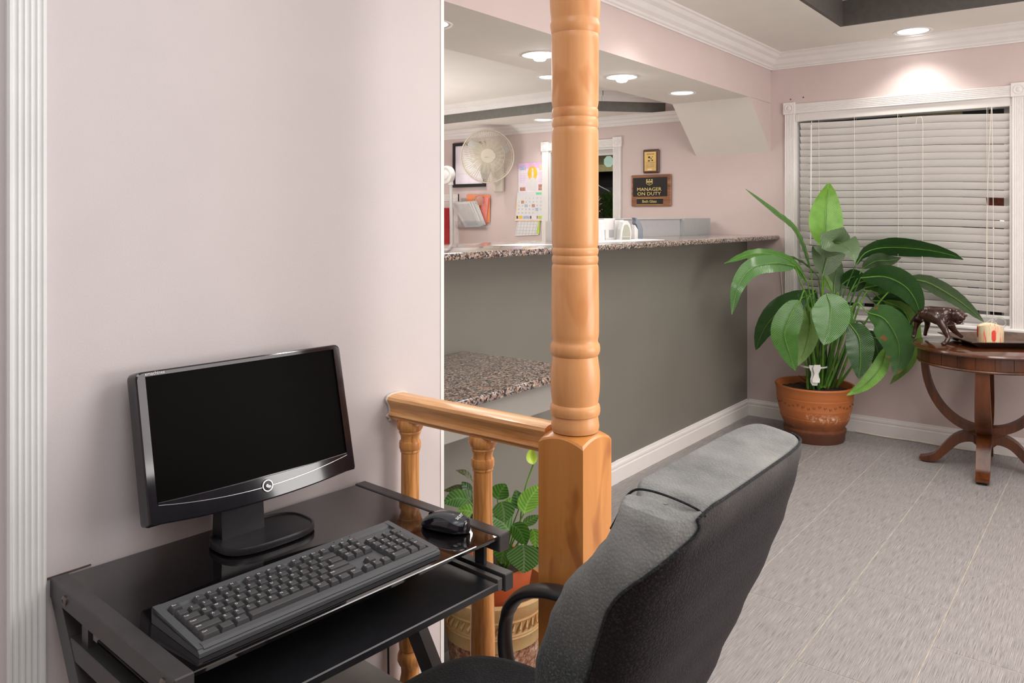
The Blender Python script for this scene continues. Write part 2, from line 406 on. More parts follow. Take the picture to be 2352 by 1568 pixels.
def text(s,size,align='CENTER',ext=.0001,xs=1.0,res=2):
    k=(s,size,align,xs,ext)
    if k in TXT: return TXT[k]
    cu=bpy.data.curves.new('letters','FONT'); cu.body=s; cu.size=size; cu.align_x=align; cu.align_y='CENTER'; cu.extrude=ext; cu.resolution_u=res
    o=bpy.data.objects.new('letters',cu); me=bpy.data.meshes.new_from_object(o); me=me.copy()
    bpy.data.objects.remove(o); bpy.data.curves.remove(cu)
    if xs!=1:
        for v_ in me.vertices: v_.co.x*=xs
    me.materials.clear(); TXT[k]=me; return me
def lettering(name,s,size,mat,parent,loc,rot=(PI/2,0,0),align='CENTER',xs=1.0,ext=.0001):
    me=text(s,size,align,ext,xs)
    if me.materials and me.materials[0]!=M[mat]: me=me.copy(); me.materials.clear()
    return part(name,me,mat,parent,0,loc,rot)
WR=R(-90)   # things on the window wall: local x runs right, local y runs into the wall
WX=5.4
DR=R(-3.632); DO=(.6155,1.4946)   # frame of the left wall and the desk pushed against it
# ------------------------------------------------------------------ the setting
fl=struct('floor',Bx(-1.8,5.4,-2.6,5.6,-.08,-.0013),'grout')
TW,TL=.3175,.6525; G=.0021
def tile_bm(w,l):
    bm=box(bm_(),-l/2+G,l/2-G,-w/2+G,w/2-G,-.012,0)
    top=[e for e in bm.edges if all(v.co.z>-.001 for v in e.verts)]
    bmesh.ops.bevel(bm,geom=top,offset=.0008,segments=1,affect='EDGES'); return bm
full=None
for k in range(-7,6):
    yc=.5075+TW*(k+.5)
    if k==5: pass
    off=3.4995 if k%2==0 else 3.152
    if k%2==0: off=3.152 if k>=0 else 3.152
    off={0:3.152,1:3.4995}[k%2]
    y0,y1=yc-TW/2,yc+TW/2
    if y0<-1.75: continue
    y1c=min(y1,2.105)
    if y0>=2.1: continue
    xs=[off+TL*j for j in range(-8,5)]
    for a in xs:
        b_=a+TL; a2=max(a,-1.7); b2=min(b_,5.4)
        if b2-a2<.03: continue
        if y1c==y1 and a2==a and b2==b_:
            if full is None: full=mesh_from(tile_bm(TW,TL),'tile',0)
            part('tile',full,'tile_grey',fl,0,(a+TL/2,yc,0))
        else:
            part('tile',tile_bm(y1c-y0,b2-a2),'tile_grey',fl,0,((a2+b2)/2,(y0+y1c)/2,0))
# main ceiling with a dark sided tray recess
bm=bm_()
RX0,RX1,RY0,RY1=1.7,4.8157,-1.3,1.333
box(bm,-1.8,5.4,RY1,1.95,2.48,2.56); box(bm,-1.8,5.4,-2.6,RY0,2.48,2.56)
box(bm,-1.8,RX0,RY0,RY1,2.48,2.56); box(bm,RX1,5.4,RY0,RY1,2.48,2.56)
box(bm,RX0-.1,RX1+.1,RY0-.1,RY1+.1,2.625,2.68)
ceil=struct('ceiling',bm,'ceiling_white')
bm=bm_(); t=.02
box(bm,RX0,RX1,RY1-t+.0,RY1+.0,2.4802,2.625); box(bm,RX0,RX1,RY0,RY0+t,2.4802,2.625)
box(bm,RX0,RX0+t,RY0+t,RY1-t,2.4802,2.625); box(bm,RX1-t,RX1,RY0+t,RY1-t,2.4802,2.625)
part('tray_fascia',bm,'dark_fascia',ceil,0,label='dark painted sides of the ceiling recess')
# soffit over the counter and its sloping end
bm=bm_(); box(bm,-1.8,5.4,1.952,2.505,2.156,2.5)
sof=struct('wall_soffit',bm,['wall_pink','ceiling_white'])
for p in sof.data.polygons:
    if p.normal.z<-.5: p.material_index=1
bm=prism(bm_(),[(5.018,2.157),(5.4,2.157),(5.4,1.822)],'Y',1.952,2.502)
w=part('slope_panel',bm,['wall_pink','ceiling_white'],sof,0,label='white sloping underside where the soffit meets the wall')
for p in w.data.polygons:
    if p.normal.z<-.3 and abs(p.normal.y)<.1: p.material_index=1
# low office ceiling with a raised dark sided tray
tray=[(-.5,2.505),(-.5,5.0),(4.955,5.0),(4.84,3.30),(5.03,3.086),(5.40,2.757),(5.40,2.505)]
bm=bm_()
prism(bm,[(4.955,5.0),(4.84,3.30),(5.03,3.086),(5.40,2.757),(5.40,5.0)],'Z',2.156,2.23)
box(bm,-1.8,5.4,5.0,5.6,2.156,2.23); box(bm,-1.8,-.5,2.505,5.0,2.156,2.23)
box(bm,-1.8,5.4,2.505,5.6,2.30,2.36)
oc=struct('ceiling_office',bm,'ceiling_white')
bm=bm_()
def vstrip(bm,a,b_,z0,z1,th):
    a=Vector(a);b_=Vector(b_);d=(b_-a).normalized();n=Vector((-d.y,d.x))
    prism(bm,[tuple(a),tuple(b_),tuple(b_+n*th),tuple(a+n*th)],'Z',z0,z1)
for a,b_ in (((4.951,5.0),(4.836,3.298)),((4.836,3.298),(5.028,3.082)),((5.028,3.082),(5.40,2.752))): vstrip(bm,a,b_,2.1562,2.228,-.004)
part('tray_fascia',bm,'grey_fascia',oc,0,label='dark grey band round the raised part of the ceiling')
bm=bm_()
for a,b_ in (((4.945,5.0),(4.830,3.296)),((4.830,3.296),(5.024,3.076)),((5.024,3.076),(5.39,2.75))):
    vstrip(bm,a,b_,2.228,2.262,-.02); vstrip(bm,a,b_,2.262,2.30,-.05)
part('tray_trim',bm,'trim_white',oc,0)
# window wall with openings
def wall_with_holes(name,mat,X0,X1,y0,y1,z1,holes):
    bm=bm_(); ys=sorted({y0,y1}|{h[0] for h in holes}|{h[1] for h in holes})
    for a,b_ in zip(ys[:-1],ys[1:]):
        hh=[h for h in holes if h[0]<=a+1e-6 and h[1]>=b_-1e-6]
        if not hh: box(bm,X0,X1,a,b_,0,z1)
        else:
            h=hh[0]; box(bm,X0,X1,a,b_,0,h[2]); box(bm,X0,X1,a,b_,h[3],z1)
    return struct(name,bm,mat)
wb=wall_with_holes('wall_back','wall_pink',5.4,5.55,-2.6,5.6,2.7,[(.5443,1.787,.735,2.071),(3.1896,3.809,.85,1.9226)])
struct('wall_right',Bx(-1.8,5.4,-2.75,-2.6,0,2.7),'wall_pink')
struct('wall_rear',Bx(-1.95,-1.8,-2.6,5.6,0,2.7),'wall_pink')
struct('wall_office',Bx(-1.8,5.4,5.6,5.75,0,2.4),'wall_pink')
# the near left wall, its end strip, casing and seam
wl=struct('wall_left',Bx(-2.3,.938,.0115,.13,0,2.478),'wall_lilac',loc=(*DO,0),rot=(0,0,DR))
t1=struct('trim_1',Bx(.936,.9475,.0095,.132,0,2.478),'trim_cool',loc=(*DO,0),rot=(0,0,DR))
def flute_profile(a,b_,d,n=5):
    """points across a fluted casing: from a to b, depth d towards the room (negative)"""
    w=b_-a; m_=w*.11; g=(w-2*m_)/n; pts=[(a,0),(a,-d*.75),(a+m_*.5,-d)]
    for i in range(n):
        x=a+m_+g*i
        pts+=[(x,-d),(x+g*.22,-d*.80),(x+g*.5,-d*.72),(x+g*.78,-d*.80)]
    pts+=[(b_-m_,-d),(b_-m_*.5,-d),(b_,-d*.75),(b_,0)]
    return pts
struct('trim_2',prism(bm_(),[(x,y+.0115) for x,y in flute_profile(-.078,-.0165,.016)],'Z',0,2.47),'trim_cool',loc=(*DO,0),rot=(0,0,DR))
part('caulk_seam',prism(bm_(),[(-.0165,.741),(.06,.744),(.06,.7455),(-.0165,.7445)],'Y',.0085,.0116),'tape_dark',wl,0)
# crown mouldings
CP=[(0,0),(-.105,0),(-.105,-.010),(-.094,-.014),(-.082,-.030),(-.060,-.042),(-.045,-.066),(-.026,-.078),(-.020,-.088),(-.010,-.092),(-.010,-.100),(0,-.100)]
def crown_y(name,X,y0,y1,z,s=1.0): # against a wall whose face is X, room on the -X side
    return struct(name,prism(bm_(),[(X+p[0]*s,z+p[1]*s) for p in CP],'Y',y0,y1),'trim_white')
def crown_x(name,Y,x0,x1,z,s=1.0):
    return struct(name,prism(bm_(),[(Y+p[0]*s,z+p[1]*s) for p in CP],'X',x0,x1),'trim_white')
crown_y('trim_3',5.4,-2.6,1.952,2.48); crown_x('trim_4',1.952,-1.8,5.4,2.48)
crown_y('trim_5',5.4,2.505,5.6,2.156,.72)
# baseboards
BP=[(0,0),(-.016,0),(-.016,.070),(-.012,.076),(-.012,.080),(-.015,.084),(-.014,.094),(-.007,.100),(-.006,.108),(0,.111)]
bb=struct('baseboard_back',prism(bm_(),[(5.4+x,z) for x,z in BP],'Y',-2.6,2.105),'trim_white')
bb=struct('baseboard_counter',prism(bm_(),[(2.119+x,z) for x,z in BP],'X',3.60,5.4),'trim_white')
part('board_length',prism(bm_(),[(2.117+x,z-.0005) for x,z in BP],'X',2.46,3.5995),'trim_white',bb,0)
# windows
def rosette(parent,x,z,w,d=.022,y=0):
    bm=bm_(); box(bm,x-w/2,x+w/2,y-d,y,z-w/2,z+w/2,.002)
    pr=[(w*.36,0),(w*.34,-.004),(w*.30,-.004),(w*.27,0),(w*.20,.001),(w*.17,-.003),(w*.10,-.006),(.0005,-.006)]
    rings=[[(x+r*math.cos(2*PI*k/20),y-d+h,z+r*math.sin(2*PI*k/20)) for k in range(20)] for r,h in pr]
    loft(bm,rings,False)
    return part('rosette_block',bm,'trim_white',parent,30)
def window(name,Yl,Yr,z0,z1,cw,bw):
    L=Yl-Yr
    o=struct(name,bm_(),'trim_white',loc=(WX,Yl,0),rot=(0,0,WR))
    bm=o.data
    b2=bm_(); box(b2,0,.012,.0,.15,z0,z1); box(b2,L-.012,L,.0,.15,z0,z1); box(b2,.012,L-.012,0,.15,z1-.012,z1); box(b2,.012,L-.012,.0,.15,z0,z0+.012)
    box(b2,.012,.05,.10,.13,z0+.012,z1-.012); box(b2,L-.05,L-.012,.10,.13,z0+.012,z1-.012); box(b2,.05,L-.05,.10,.13,z1-.05,z1-.012); box(b2,.05,L-.05,.10,.13,z0+.012,z0+.05)
    b2.to_mesh(o.data); b2.free()
    part('casing',prism(bm_(),flute_profile(-cw,0,.018),'Z',z0-.02,z1),'trim_white',o,0)
    part('casing',prism(bm_(),flute_profile(L,L+cw,.018),'Z',z0-.02,z1),'trim_white',o,0)
    part('head_casing',prism(bm_(),[(y,x) for x,y in flute_profile(z1,z1+cw,.018)],'X',.0,L),'trim_white',o,0)
    rosette(o,-cw/2-.002,z1+cw/2+.005,bw); rosette(o,L+cw/2+.002,z1+cw/2+.005,bw)
    part('glass_pane',Bx(.05,L-.05,.112,.118,z0+.05,z1-.05),'window_glass',o,0)
    return o
w1=window('window_1',1.787,.5443,.735,2.071,.066,.080)
part('window_stool',Bx(-.09,1.33,-.035,.0,.715,.735,.005),'trim_white',w1,0)
part('apron',prism(bm_(),[(0,.64),(-.014,.642),(-.018,.66),(-.012,.67),(-.018,.69),(-.018,.7148),(0,.7148)],'X',-.06,1.30),'trim_white',w1,0)
w2=window('window_2',3.809,3.1896,.85,1.9226,.066,.078)
part('sash_strip',Bx(.012,.045,.03,.06,.862,1.91),'teal',w2,0,label='teal strip down the left side of the opening')
bm=bm_(); 
cxo,czo,ro=3.809-3.303,1.822,.0475
prism(bm,[(cxo+ro*math.cos(PI/8+k*PI/4),czo+ro*math.sin(PI/8+k*PI/4)) for k in range(8)],'Y',.106,.1118)
part('octagon_sticker',bm,'octagon_mint',w2,0,label='pale mint octagonal sticker on the pane')
# small framed opening at the far left of the office
w3=struct('window_3',bm_(),'trim_white',loc=(WX,5.25,0),rot=(0,0,WR))
b2=bm_(); prism(b2,flute_profile(.375,.44,.018,4),'Z',.9,1.585); prism(b2,[(y,x) for x,y in flute_profile(1.52,1.585,.0185,4)],'X',0,.44); prism(b2,flute_profile(-.065,0,.018,4),'Z',.9,1.585)
box(b2,0,.375,-.004,0,.9,1.52)
b2.to_mesh(w3.data); b2.free()
# ------------------------------------------------------------------ outside, at night
g=struct('ground_outside',Bx(5.6,13,-2,9,-.2,-.12),'garden_soil')
o=thing('house_wall','dark siding wall seen outside through the office window','house',(8.6,4.9,-.15))
part('siding',Bx(0,.1,-1.2,1.8,0,3.0),'night_siding',o,0)
for k in range(14): part('board',prism(bm_(),[(-.004,.9+.1*k),(-.022,.902+.1*k),(-.004,.998+.1*k)],'Y',-1.2,1.8),'fence_grey' if k%3==0 else 'night_siding',o,0)
part('awning',prism(bm_(),[(0,2.25),(-.7,2.05),(-.7,2.13),(0,2.5)],'Y',-1.2,1.8),'awning_tan',o,0)
o=thing('neighbour_wall','tan and brick house wall outside seen through gaps in the blind','house',(8.4,.2,-.15))
part('tan_panel',Bx(0,.1,1.05,1.55,.6,2.6),'awning_tan',o,0); part('brick_panel',Bx(0,.1,.50,.90,1.2,2.2),'brick_red',o,0); part('dark_panel',Bx(.1,.2,-1,3.6,0,2.9),'night_siding',o,0)
o=thing('porch_lamp','small lit globe lamp outside behind the right of the blind','lamp',(8.1,.86,1.31)); part('globe',lathe(bm_(),[(.002,.0),(.035,.01),(.05,.05),(.035,.09),(.002,.1)],16),'porch_lamp',o); part('bracket',Bx(0,.30,-.01,.01,.04,.06),'black',o,0)
pf=thing('picket_fence','white picket fence outside low behind the blind','fence',(7.0,.1,-.12))
for k in range(14): part('picket',prism(bm_(),[(.15*k,0),(.15*k+.07,0),(.15*k+.07,1.0),(.15*k+.035,1.06),(.15*k,1.0)],'X',0,.02),'picket_white',pf,0)
part('rail',Bx(.02,.05,0,2.05,.3,.38),'picket_white',pf,0); part('rail',Bx(.02,.05,0,2.05,.8,.88),'picket_white',pf,0)
def shrub(name,loc,h,r,mat,label,n,seed):
    rnd=random.Random(seed); o=thing(name,label,'plant',loc); bm=bm_()
    for i in range(n):
        a=rnd.uniform(0,2*PI); rr=r*math.sqrt(rnd.random()); z=h*rnd.uniform(.25,1)
        p=Vector((rr*math.cos(a),rr*math.sin(a),z)); d=Vector((math.cos(a)*.6,math.sin(a)*.6,rnd.uniform(.2,1))).normalized(); L=rnd.uniform(.06,.13); s=d.cross(Vector((0,0,1))).normalized()*.012
        vs=[bm.verts.new(q) for q in (p,p+d*L*.5+s,p+d*L,p+d*L*.5-s)]; bm.faces.new(vs)
    q=part('foliage',bm,mat,o,0); q['kind']='stuff'
    part('stem',tube(bm_(),[(0,0,0),(.01,0,h*.6)],.01,6),'stalk_dark',o)
    return o
bed=thing('garden_bed','stone raised bed outside the office window under the shrubs','garden bed',(6.3,3.2,-.12)); part('bed_wall',Bx(0,.6,0,1.6,0,1.38,.02),'night_siding',bed,0)
shrub('green_shrub',(6.55,3.90,1.261),.30,.085,'bush_green','fine leaved green shrub outside the office window',260,3)
shrub('orange_croton',(6.44,4.065,1.261),.34,.065,'bush_orange','orange and yellow leaved plant outside left of the green shrub',110,5)
tag(part('cable',tube(bm_(),catmull([(7.6,5.1,2.1),(7.3,4.55,1.75),(7.1,4.1,1.40),(7.1,3.9,-.12)],20),.006,6),'fence_grey'),'thin grey cable hanging outside the office window','cable')
# ------------------------------------------------------------------ recessed ceiling lights
def can(x,y,z,r,label,hot=False,group=None):
    o=thing('recessed_light',label,'ceiling light',(x,y,z),0,group)
    part('trim_ring',lathe(bm_(),[(r*.86,.004),(r*.88,-.003),(r*.97,-.005),(r,-.0015),(r,.0)],40),'trim_white',o)
    part('reflector',lathe(bm_(),[(r*.87,.003),(r*.80,-.0012),(r*.86,-.0008)],40),'trim_white',o)
    part('lens',lathe(bm_(),[(r*.84,.001),(r*.6,-.003),(.001,-.005)],32),'lamp_lens',o)
    if hot: part('bulb',lathe(bm_(),[(.03,-.006),(.034,-.016),(.026,-.028),(.001,-.033)],20),'bulb_hot',o,label='glaring bulb')
for i,(x,y) in enumerate(SOFFIT_CANS):
    can(x,y,2.156,.088,['round recessed light in the soffit beside the pink wall edge','bright recessed light in the soffit just left of the wooden post','bright recessed light in the soffit just right of the wooden post','dimmer recessed light in the soffit nearest its sloping end'][i],i in(1,2),'lights in the soffit')
can(5.194,1.024,2.48,.108,'large recessed light in the main ceiling above the blinds')
can(4.30,3.03,2.30,.088,'recessed light in the raised office ceiling behind the post')
can(5.19,3.72,2.156,.088,'recessed light in the low office ceiling beside the calendars wall')
# ------------------------------------------------------------------ reception counter
o=thing('reception_counter','long grey painted reception counter front with white skirting','counter',(3.6,2.105,0))
part('front_panel',Bx(-2.6,1.80,.014,.06,0,1.2238),'counter_grey',o,0)
part('body',Bx(-2.6,1.79,.06,.40,0,1.2238),'counter_grey',o,0)
def slab(x0,x1,y0,y1,z0,z1):
    bm=box(bm_(),x0,x1,y0,y1,z0,z1)
    es=[e for e in bm.edges if abs((e.verts[0].co-e.verts[1].co).x)>.01 and (e.verts[0].co.y<y0+.001)]
    bmesh.ops.bevel(bm,geom=es,offset=.008,segments=4,profile=.5,affect='EDGES'); return bm
tag(part('granite_countertop',slab(0,4.398,0,.62,0,.028),'granite',loc=(1.0,1.894,1.2245)),'speckled brown granite top along the high reception counter','countertop')
o=thing('low_counter','light grey desk height shelf box under the lower granite','counter',(1.7,1.585,0))
part('apron_panel',Bx(0,.69,0,.02,.714,.811),'apron_grey',o,0,label='light grey panel under the granite edge')
part('lower_body',Bx(.0,.69,.13,.53,.0,.811),'counter_grey',o,0)
tag(part('low_granite_top',slab(0,.84,0,.556,0,.028),'granite',loc=(1.57,1.552,.8115)),'lower speckled granite shelf in front of the grey counter','countertop')
# ------------------------------------------------------------------ stair railing
rl=thing('railing','turned wooden newel post with handrail and spindles','railing',(1.398,.920,0))
h=.055
prof=[ # (z, r) of the turned shaft above the square block
 (.952,.0500),(.958,.0512),(.964,.0500),(.972,.0480),(.985,.0462),(.997,.0455),(1.000,.0490),(1.006,.0515),(1.014,.0522),(1.021,.0512),(1.026,.0480),
 (1.028,.0470),(1.034,.0485),(1.046,.0508),(1.060,.0517),(1.078,.0514),(1.100,.0498),(1.115,.0480),(1.124,.0466),(1.127,.0490),(1.132,.0512),(1.139,.0522),(1.147,.0518),(1.153,.0500),(1.155,.0475),(1.158,.0470),(1.163,.0490),(1.170,.0500),(1.20,.0503),
 (1.300,.0498),(1.305,.0485),(1.308,.0466),(1.311,.0485),(1.316,.0494),(1.323,.0494),(1.328,.0484),(1.330,.0466),(1.333,.0484),(1.338,.0493),(1.345,.0493),(1.350,.0483),(1.352,.0466),(1.356,.0483),(1.362,.0493)]
def yz(y): return 1.38-(y-497.5)/1829*1.6646
sh=[(.0,.0)]
P2=[(988,.0482),(982,.0500),(975,.0505),(965,.0492),(952,.0478),(950,.0510),(943,.0524),(935,.0524),(928,.0508),(925,.0478),(915,.0492),(895,.0512),(872,.0520),(850,.0514),(828,.0490),(816,.0474),(812,.0500),(806,.0520),(798,.0524),(790,.0512),(786,.0486),(780,.0476),(772,.0492),(762,.0500),(700,.0500),(615,.0490),(609,.0482),(606,.0464),(603,.0480),(597,.0488),(590,.0486),(586,.0464),(582,.0482),(577,.0488),(571,.0482),(568,.0464),(563,.0478),(556,.0488),(500,.0488),(310,.0488),(300,.0484),(294,.0464),(291,.0480),(286,.0488),(277,.0486),(271,.0464),(268,.0480),(262,.0488),(253,.0484),(249,.0466),(243,.0480),(236,.0490),(200,.0492),(95,.0498),(88,.0500),(80,.0488),(76,.0510),(66,.0524),(56,.0522),(49,.0500),(45,.0505),(30,.0520),(0,.0532),(-60,.050),(-120,.048)]
bm=bm_(); lathe(bm,[(r,yz(y)) for y,r in P2]+[(.048,2.2),(.048,2.478)],48,cap=False)
shaft=part('newel_shaft',bm,'post_wood',rl,40)
# square block with lamb's tongue shoulders
bm=bm_(); n=12; zt=yz(1010); rings=[]
def sq(z,cut):
    return [(-h,-h,z),(h,-h,z),(h,h,z),(-h,h,z)]
box(bm,-h,h,-h,h,0,.90)
N=10; top=[]
pts=[]
for side in range(4):
    for i in range(N):
        u=-1+2*i/N; x,y=u*h,-h
        a=side*PI/2; X=x*math.cos(a)-y*math.sin(a); Y=x*math.sin(a)+y*math.cos(a)
        pts.append((X,Y,u))
base=[(X,Y,.90) for X,Y,u in pts]
edge=[(X,Y,yz(1012)+.014*(1-u*u)) for X,Y,u in pts]
ins=[(.93*X,.93*Y,yz(1004)+.010*(1-u*u)) for X,Y,u in pts]
circ=[]
for X,Y,u in pts:
    a=math.atan2(Y,X); circ.append((.046*math.cos(a),.046*math.sin(a),yz(990)))
loft(bm,[base,edge,ins,circ],True)
part('newel_block',bm,'pine_wood',rl,12,label='square pine block at the foot of the post')
# handrail
prf=[(-.0235,-.048),(-.0235,-.042),(-.0225,-.040),(-.0285,-.038),(-.0315,-.034),(-.0285,-.029),(-.0235,-.027),(-.0235,-.020),(-.026,-.008),(-.032,.004),(-.034,.012),(-.030,.020),(-.018,.025),(0,.026)]
prf=prf+[(-x,z) for x,z in prf[-2::-1]]
part('handrail',prism(bm_(),[(x,z*.80+.918) for x,z in prf],'Y',h,.531),'oak_rail',rl,30)
bm=prism(bm_(),[(x*1.12,z*.92+.918) for x,z in prf],'Y',.5312,.5352); part('caulk_line',bm,'cord_white',rl,0,label='pale caulk where the rail meets the wall')
B=[(.881,.029),(.875,.0325),(.867,.0335),(.859,.0315),(.854,.0275),(.8525,.0262),(.850,.0275),(.847,.0265),(.842,.0238),(.835,.0228),(.829,.0235),(.8275,.0262),(.823,.0270),(.812,.0270),(.808,.0255),(.8065,.0238),(.804,.0246),(.801,.0240),(.799,.0222),(.70,.0226),(.60,.0242),(.50,.0265),(.42,.0285),(.34,.0285),(.318,.027),(.315,.023),(.312,.0265),(.300,.031),(.288,.0315),(.278,.027),(.272,.0225),(.255,.022),(.235,.026),(.215,.031),(.19,.033),(.16,.033),(.13,.030),(.12,.030)]
for y in (1.1747,1.4085):
    b_=lathe(bm_(),[(r,z) for z,r in B],28,cap=True); bsp=part('spindle',b_,'oak_wood',rl,40,loc=(0,y-.922,0))
    part('spindle_foot',Bx(-.03,.03,-.03,.03,0,.13,.003),'oak_wood',bsp,0)
# ------------------------------------------------------------------ computer desk
dk=thing('computer_desk','black glass topped metal computer desk against the lilac wall','desk',(*DO,0),DR)
part('glass_top',Bx(.013,.646,-.462,-.002,.737,.745,.0015),'black_glass',dk,0)
for x0,nm_ in ((-.012,0),(.647,1)):
    x1=x0+.030
    zt=.7475
    part('side_bar',Bx(x0,x1,-.4655,.0,.713,zt,.002),'frame_grey' if 0 else 'black_frame',dk,0)
    # sloping leg, floor runner
    bm=prism(bm_(),[(-.0,.713),(-.052,.713),(-.545,.028),(-.49,.028)],'X',x0+.002,x1-.002); part('leg',bm,'black_frame',dk,0)
    part('floor_runner',Bx(x0,x1,-.55,-.02,0,.028,.003),'black_frame',dk,0)
    # shelf hanger rail with struts
    part('hanger_rail',Bx(x0+.003,x1-.003,-.478,-.085,.638,.672,.0015),'black_frame',dk,0)
    for y in (-.13,-.40): part('strut',Bx(x0+.010,x0+.018,y-.013,y+.013,.672,.713),'black_frame',dk,0)
    s=-1 if nm_==0 else 1; xs=x0 if nm_==0 else x1
    for y in (-.072,-.435):
        bm=bm_(); rings=[[(xs+s*d,y+r*math.cos(2*PI*k/14),.731+r*math.sin(2*PI*k/14)) for k in range(14)] for r,d in ((.0085,0),(.0085,.002),(.006,.004),(.0035,.0045),(.0033,.003),(.0005,.003))]
        loft(bm,rings,False); part('bolt',bm,'screw_dark',dk,30)
part('shelf',Bx(.034,.630,-.478,-.10,.648,.663,.002),'gloss_black' if 0 else 'satin_black',dk,0,label='lower pull out keyboard shelf')
part('shelf_slide',Bx(.0205,.033,-.475,-.12,.645,.668,.001),'frame_grey',dk,0); part('shelf_slide',Bx(.631,.6445,-.475,-.12,.645,.668,.001),'frame_grey',dk,0)
part('back_crossbar',Bx(.02,.645,-.03,-.005,.45,.48),'black_frame',dk,0)
# ------------------------------------------------------------------ monitor
mo=thing('monitor','black flat screen computer monitor switched off on the desk','monitor',(DO[0]+.327,DO[1]-.137,.7455),DR+R(-.6))
# local: x right, y to the wall, origin at the centre of the base
TILT=R(-13)
def mrot(bm): 
    bmesh.ops.transform(bm,matrix=Matrix.Translation((0,0.012,.082))@Matrix.Rotation(TILT,4,'X'),verts=bm.verts); return bm
Wm,Hm=.2245,.272
def outline(w,h0,h1,chin,r,n=10):
    pts=[]
    for i in range(21):
        u=-1+2*i/20; 
        if abs(u)>.96: continue
        pts.append((u*w,h0-chin*(1-u*u)))
    cs=[(w-r,h0+r*.3,-PI/2*.4,0),(w-r,h1-r,0,PI/2),(-w+r,h1-r,PI/2,PI),(-w+r,h0+r*.3,PI,PI*1.2)]
    for cx_,cz_,a0,a1 in cs:
        for k in range(5):
            a=a0+(a1-a0)*k/4; pts.append((cx_+r*math.cos(a),cz_+r*math.sin(a)*(.9 if cz_<.1 else 1)))
    return pts
ol=outline(Wm,.0,Hm,.014,.012)
def ring(ol,s,y,cz=.135): return [(x*s[0],y,cz+(z-cz)*s[1]) for x,z in ol]
bm=bm_()
V=loft(bm,[ring(ol,(.985,.975),-.0135),ring(ol,(.996,.992),-.0115),ring(ol,(1,1),-.006),ring(ol,(1,1),.022),ring(ol,(.97,.95),.032),ring(ol,(.80,.7),.046)],False)
bm.faces.new(V[-1])
# front bezel: from outer ring to the screen opening
sc=[(-.2065,.034),(.2065,.034),(.2065,.262),(-.2065,.262)]
front=[]
for (x,z) in [(v.co.x,v.co.z) for v in V[0]]:
    front.append((max(-.2065,min(.2065,x)),-.0135,max(.034,min(.262,z))))
F=[bm.verts.new(p) for p in front]; F2=[bm.verts.new((p[0],-.008,p[2])) for p in front]
n=len(F)
for i in range(n):
    j=(i+1)%n
    bm.faces.new((V[0][i],V[0][j],F[j],F[i])); bm.faces.new((F[i],F[j],F2[j],F2[i]))
bmesh.ops.remove_doubles(bm,verts=bm.verts,dist=1e-5)
bmesh.ops.recalc_face_normals(bm,faces=bm.faces)
part('casing',mrot(bm),'gloss_black',mo,30)
part('screen',mrot(Bx(-.2068,.2068,-.0095,.002,.0337,.2623)),'screen_black',mo,0)
bm=bm_(); pts=[(-.205+.41*i/24,-.0142,.032-.019*(1-(2*i/24-1)**2)) for i in range(25)]; tube(bm,pts,.0008,6)
part('silver_line',mrot(bm),'silver',mo)
bm=bm_(); pts=[(-.205+.41*i/24,-.0138,.036-.004*(1-(2*i/24-1)**2)) for i in range(25)]; tube(bm,pts,.0007,5)
part('screen_edge_line',mrot(bm),'silver',mo)
bm=bm_(); torus(bm,(.010,-.0150,.0145),.0105,.0017,'Y',28,6)
em=part('emblem_ring',mrot(bm),'silver',mo)
bm=bm_(); rings=[[(.010+r*math.cos(2*PI*k/24),-.0155-d,.0145+r*math.sin(2*PI*k/24)) for k in range(24)] for r,d in ((.0092,-.004),(.0090,.0005),(.0005,.0012))]; loft(bm,rings,False)
part('emblem_disc',mrot(bm),'satin_black',mo)
L4=Matrix.Translation((0,0.012,.082))@Matrix.Rotation(TILT,4,'X')
def on_monitor(s,size,x,z,mat,y=-.0146,align='LEFT',xs=1.0):
    p=L4@Vector((x,y,z)); return lettering('lettering',s,size,mat,mo,p,(PI/2+TILT,0,0),align,xs)
on_monitor('e',.013,.0085,.0155,'silver',-.0172,'CENTER'); on_monitor('m',.010,.0135,.0125,'silver',-.0172,'CENTER',.8)
on_monitor('emachines',.0088,-.207,.2665,'legend_white',-.0141)
# neck and base
bm=bm_(); loft(bm,[[(x*s,y*s2+.035+off,z) for x,y in ((-.078,-.014),(.012,-.014),(.012,.014),(-.078,.014))] for s,s2,z,off in ((1.0,1.4,.012,.0),(1.0,1.2,.05,.0),(.95,1.2,.10,.004),(.95,1.3,.16,.012))])
part('neck',bm,'satin_black',mo,20)
def stadium(w,d,n=14,sq_=3.0):
    return [(w*math.copysign(abs(math.cos(a))**(2/sq_),math.cos(a)),d*math.copysign(abs(math.sin(a))**(2/sq_),math.sin(a))) for a in [2*PI*k/(4*n) for k in range(4*n)]]
st=stadium(.100,.066)
bm=bm_(); loft(bm,[[(x*s,y*s2,z) for x,y in st] for s,s2,z in ((.97,.95,0),(1,1,.003),(1,1,.012),(.985,.975,.0155),(.955,.935,.0155),(.935,.905,.0128),(.5,.4,.0125),(.05,.05,.0128))],True)
part('base',bm,'satin_black',mo,40)
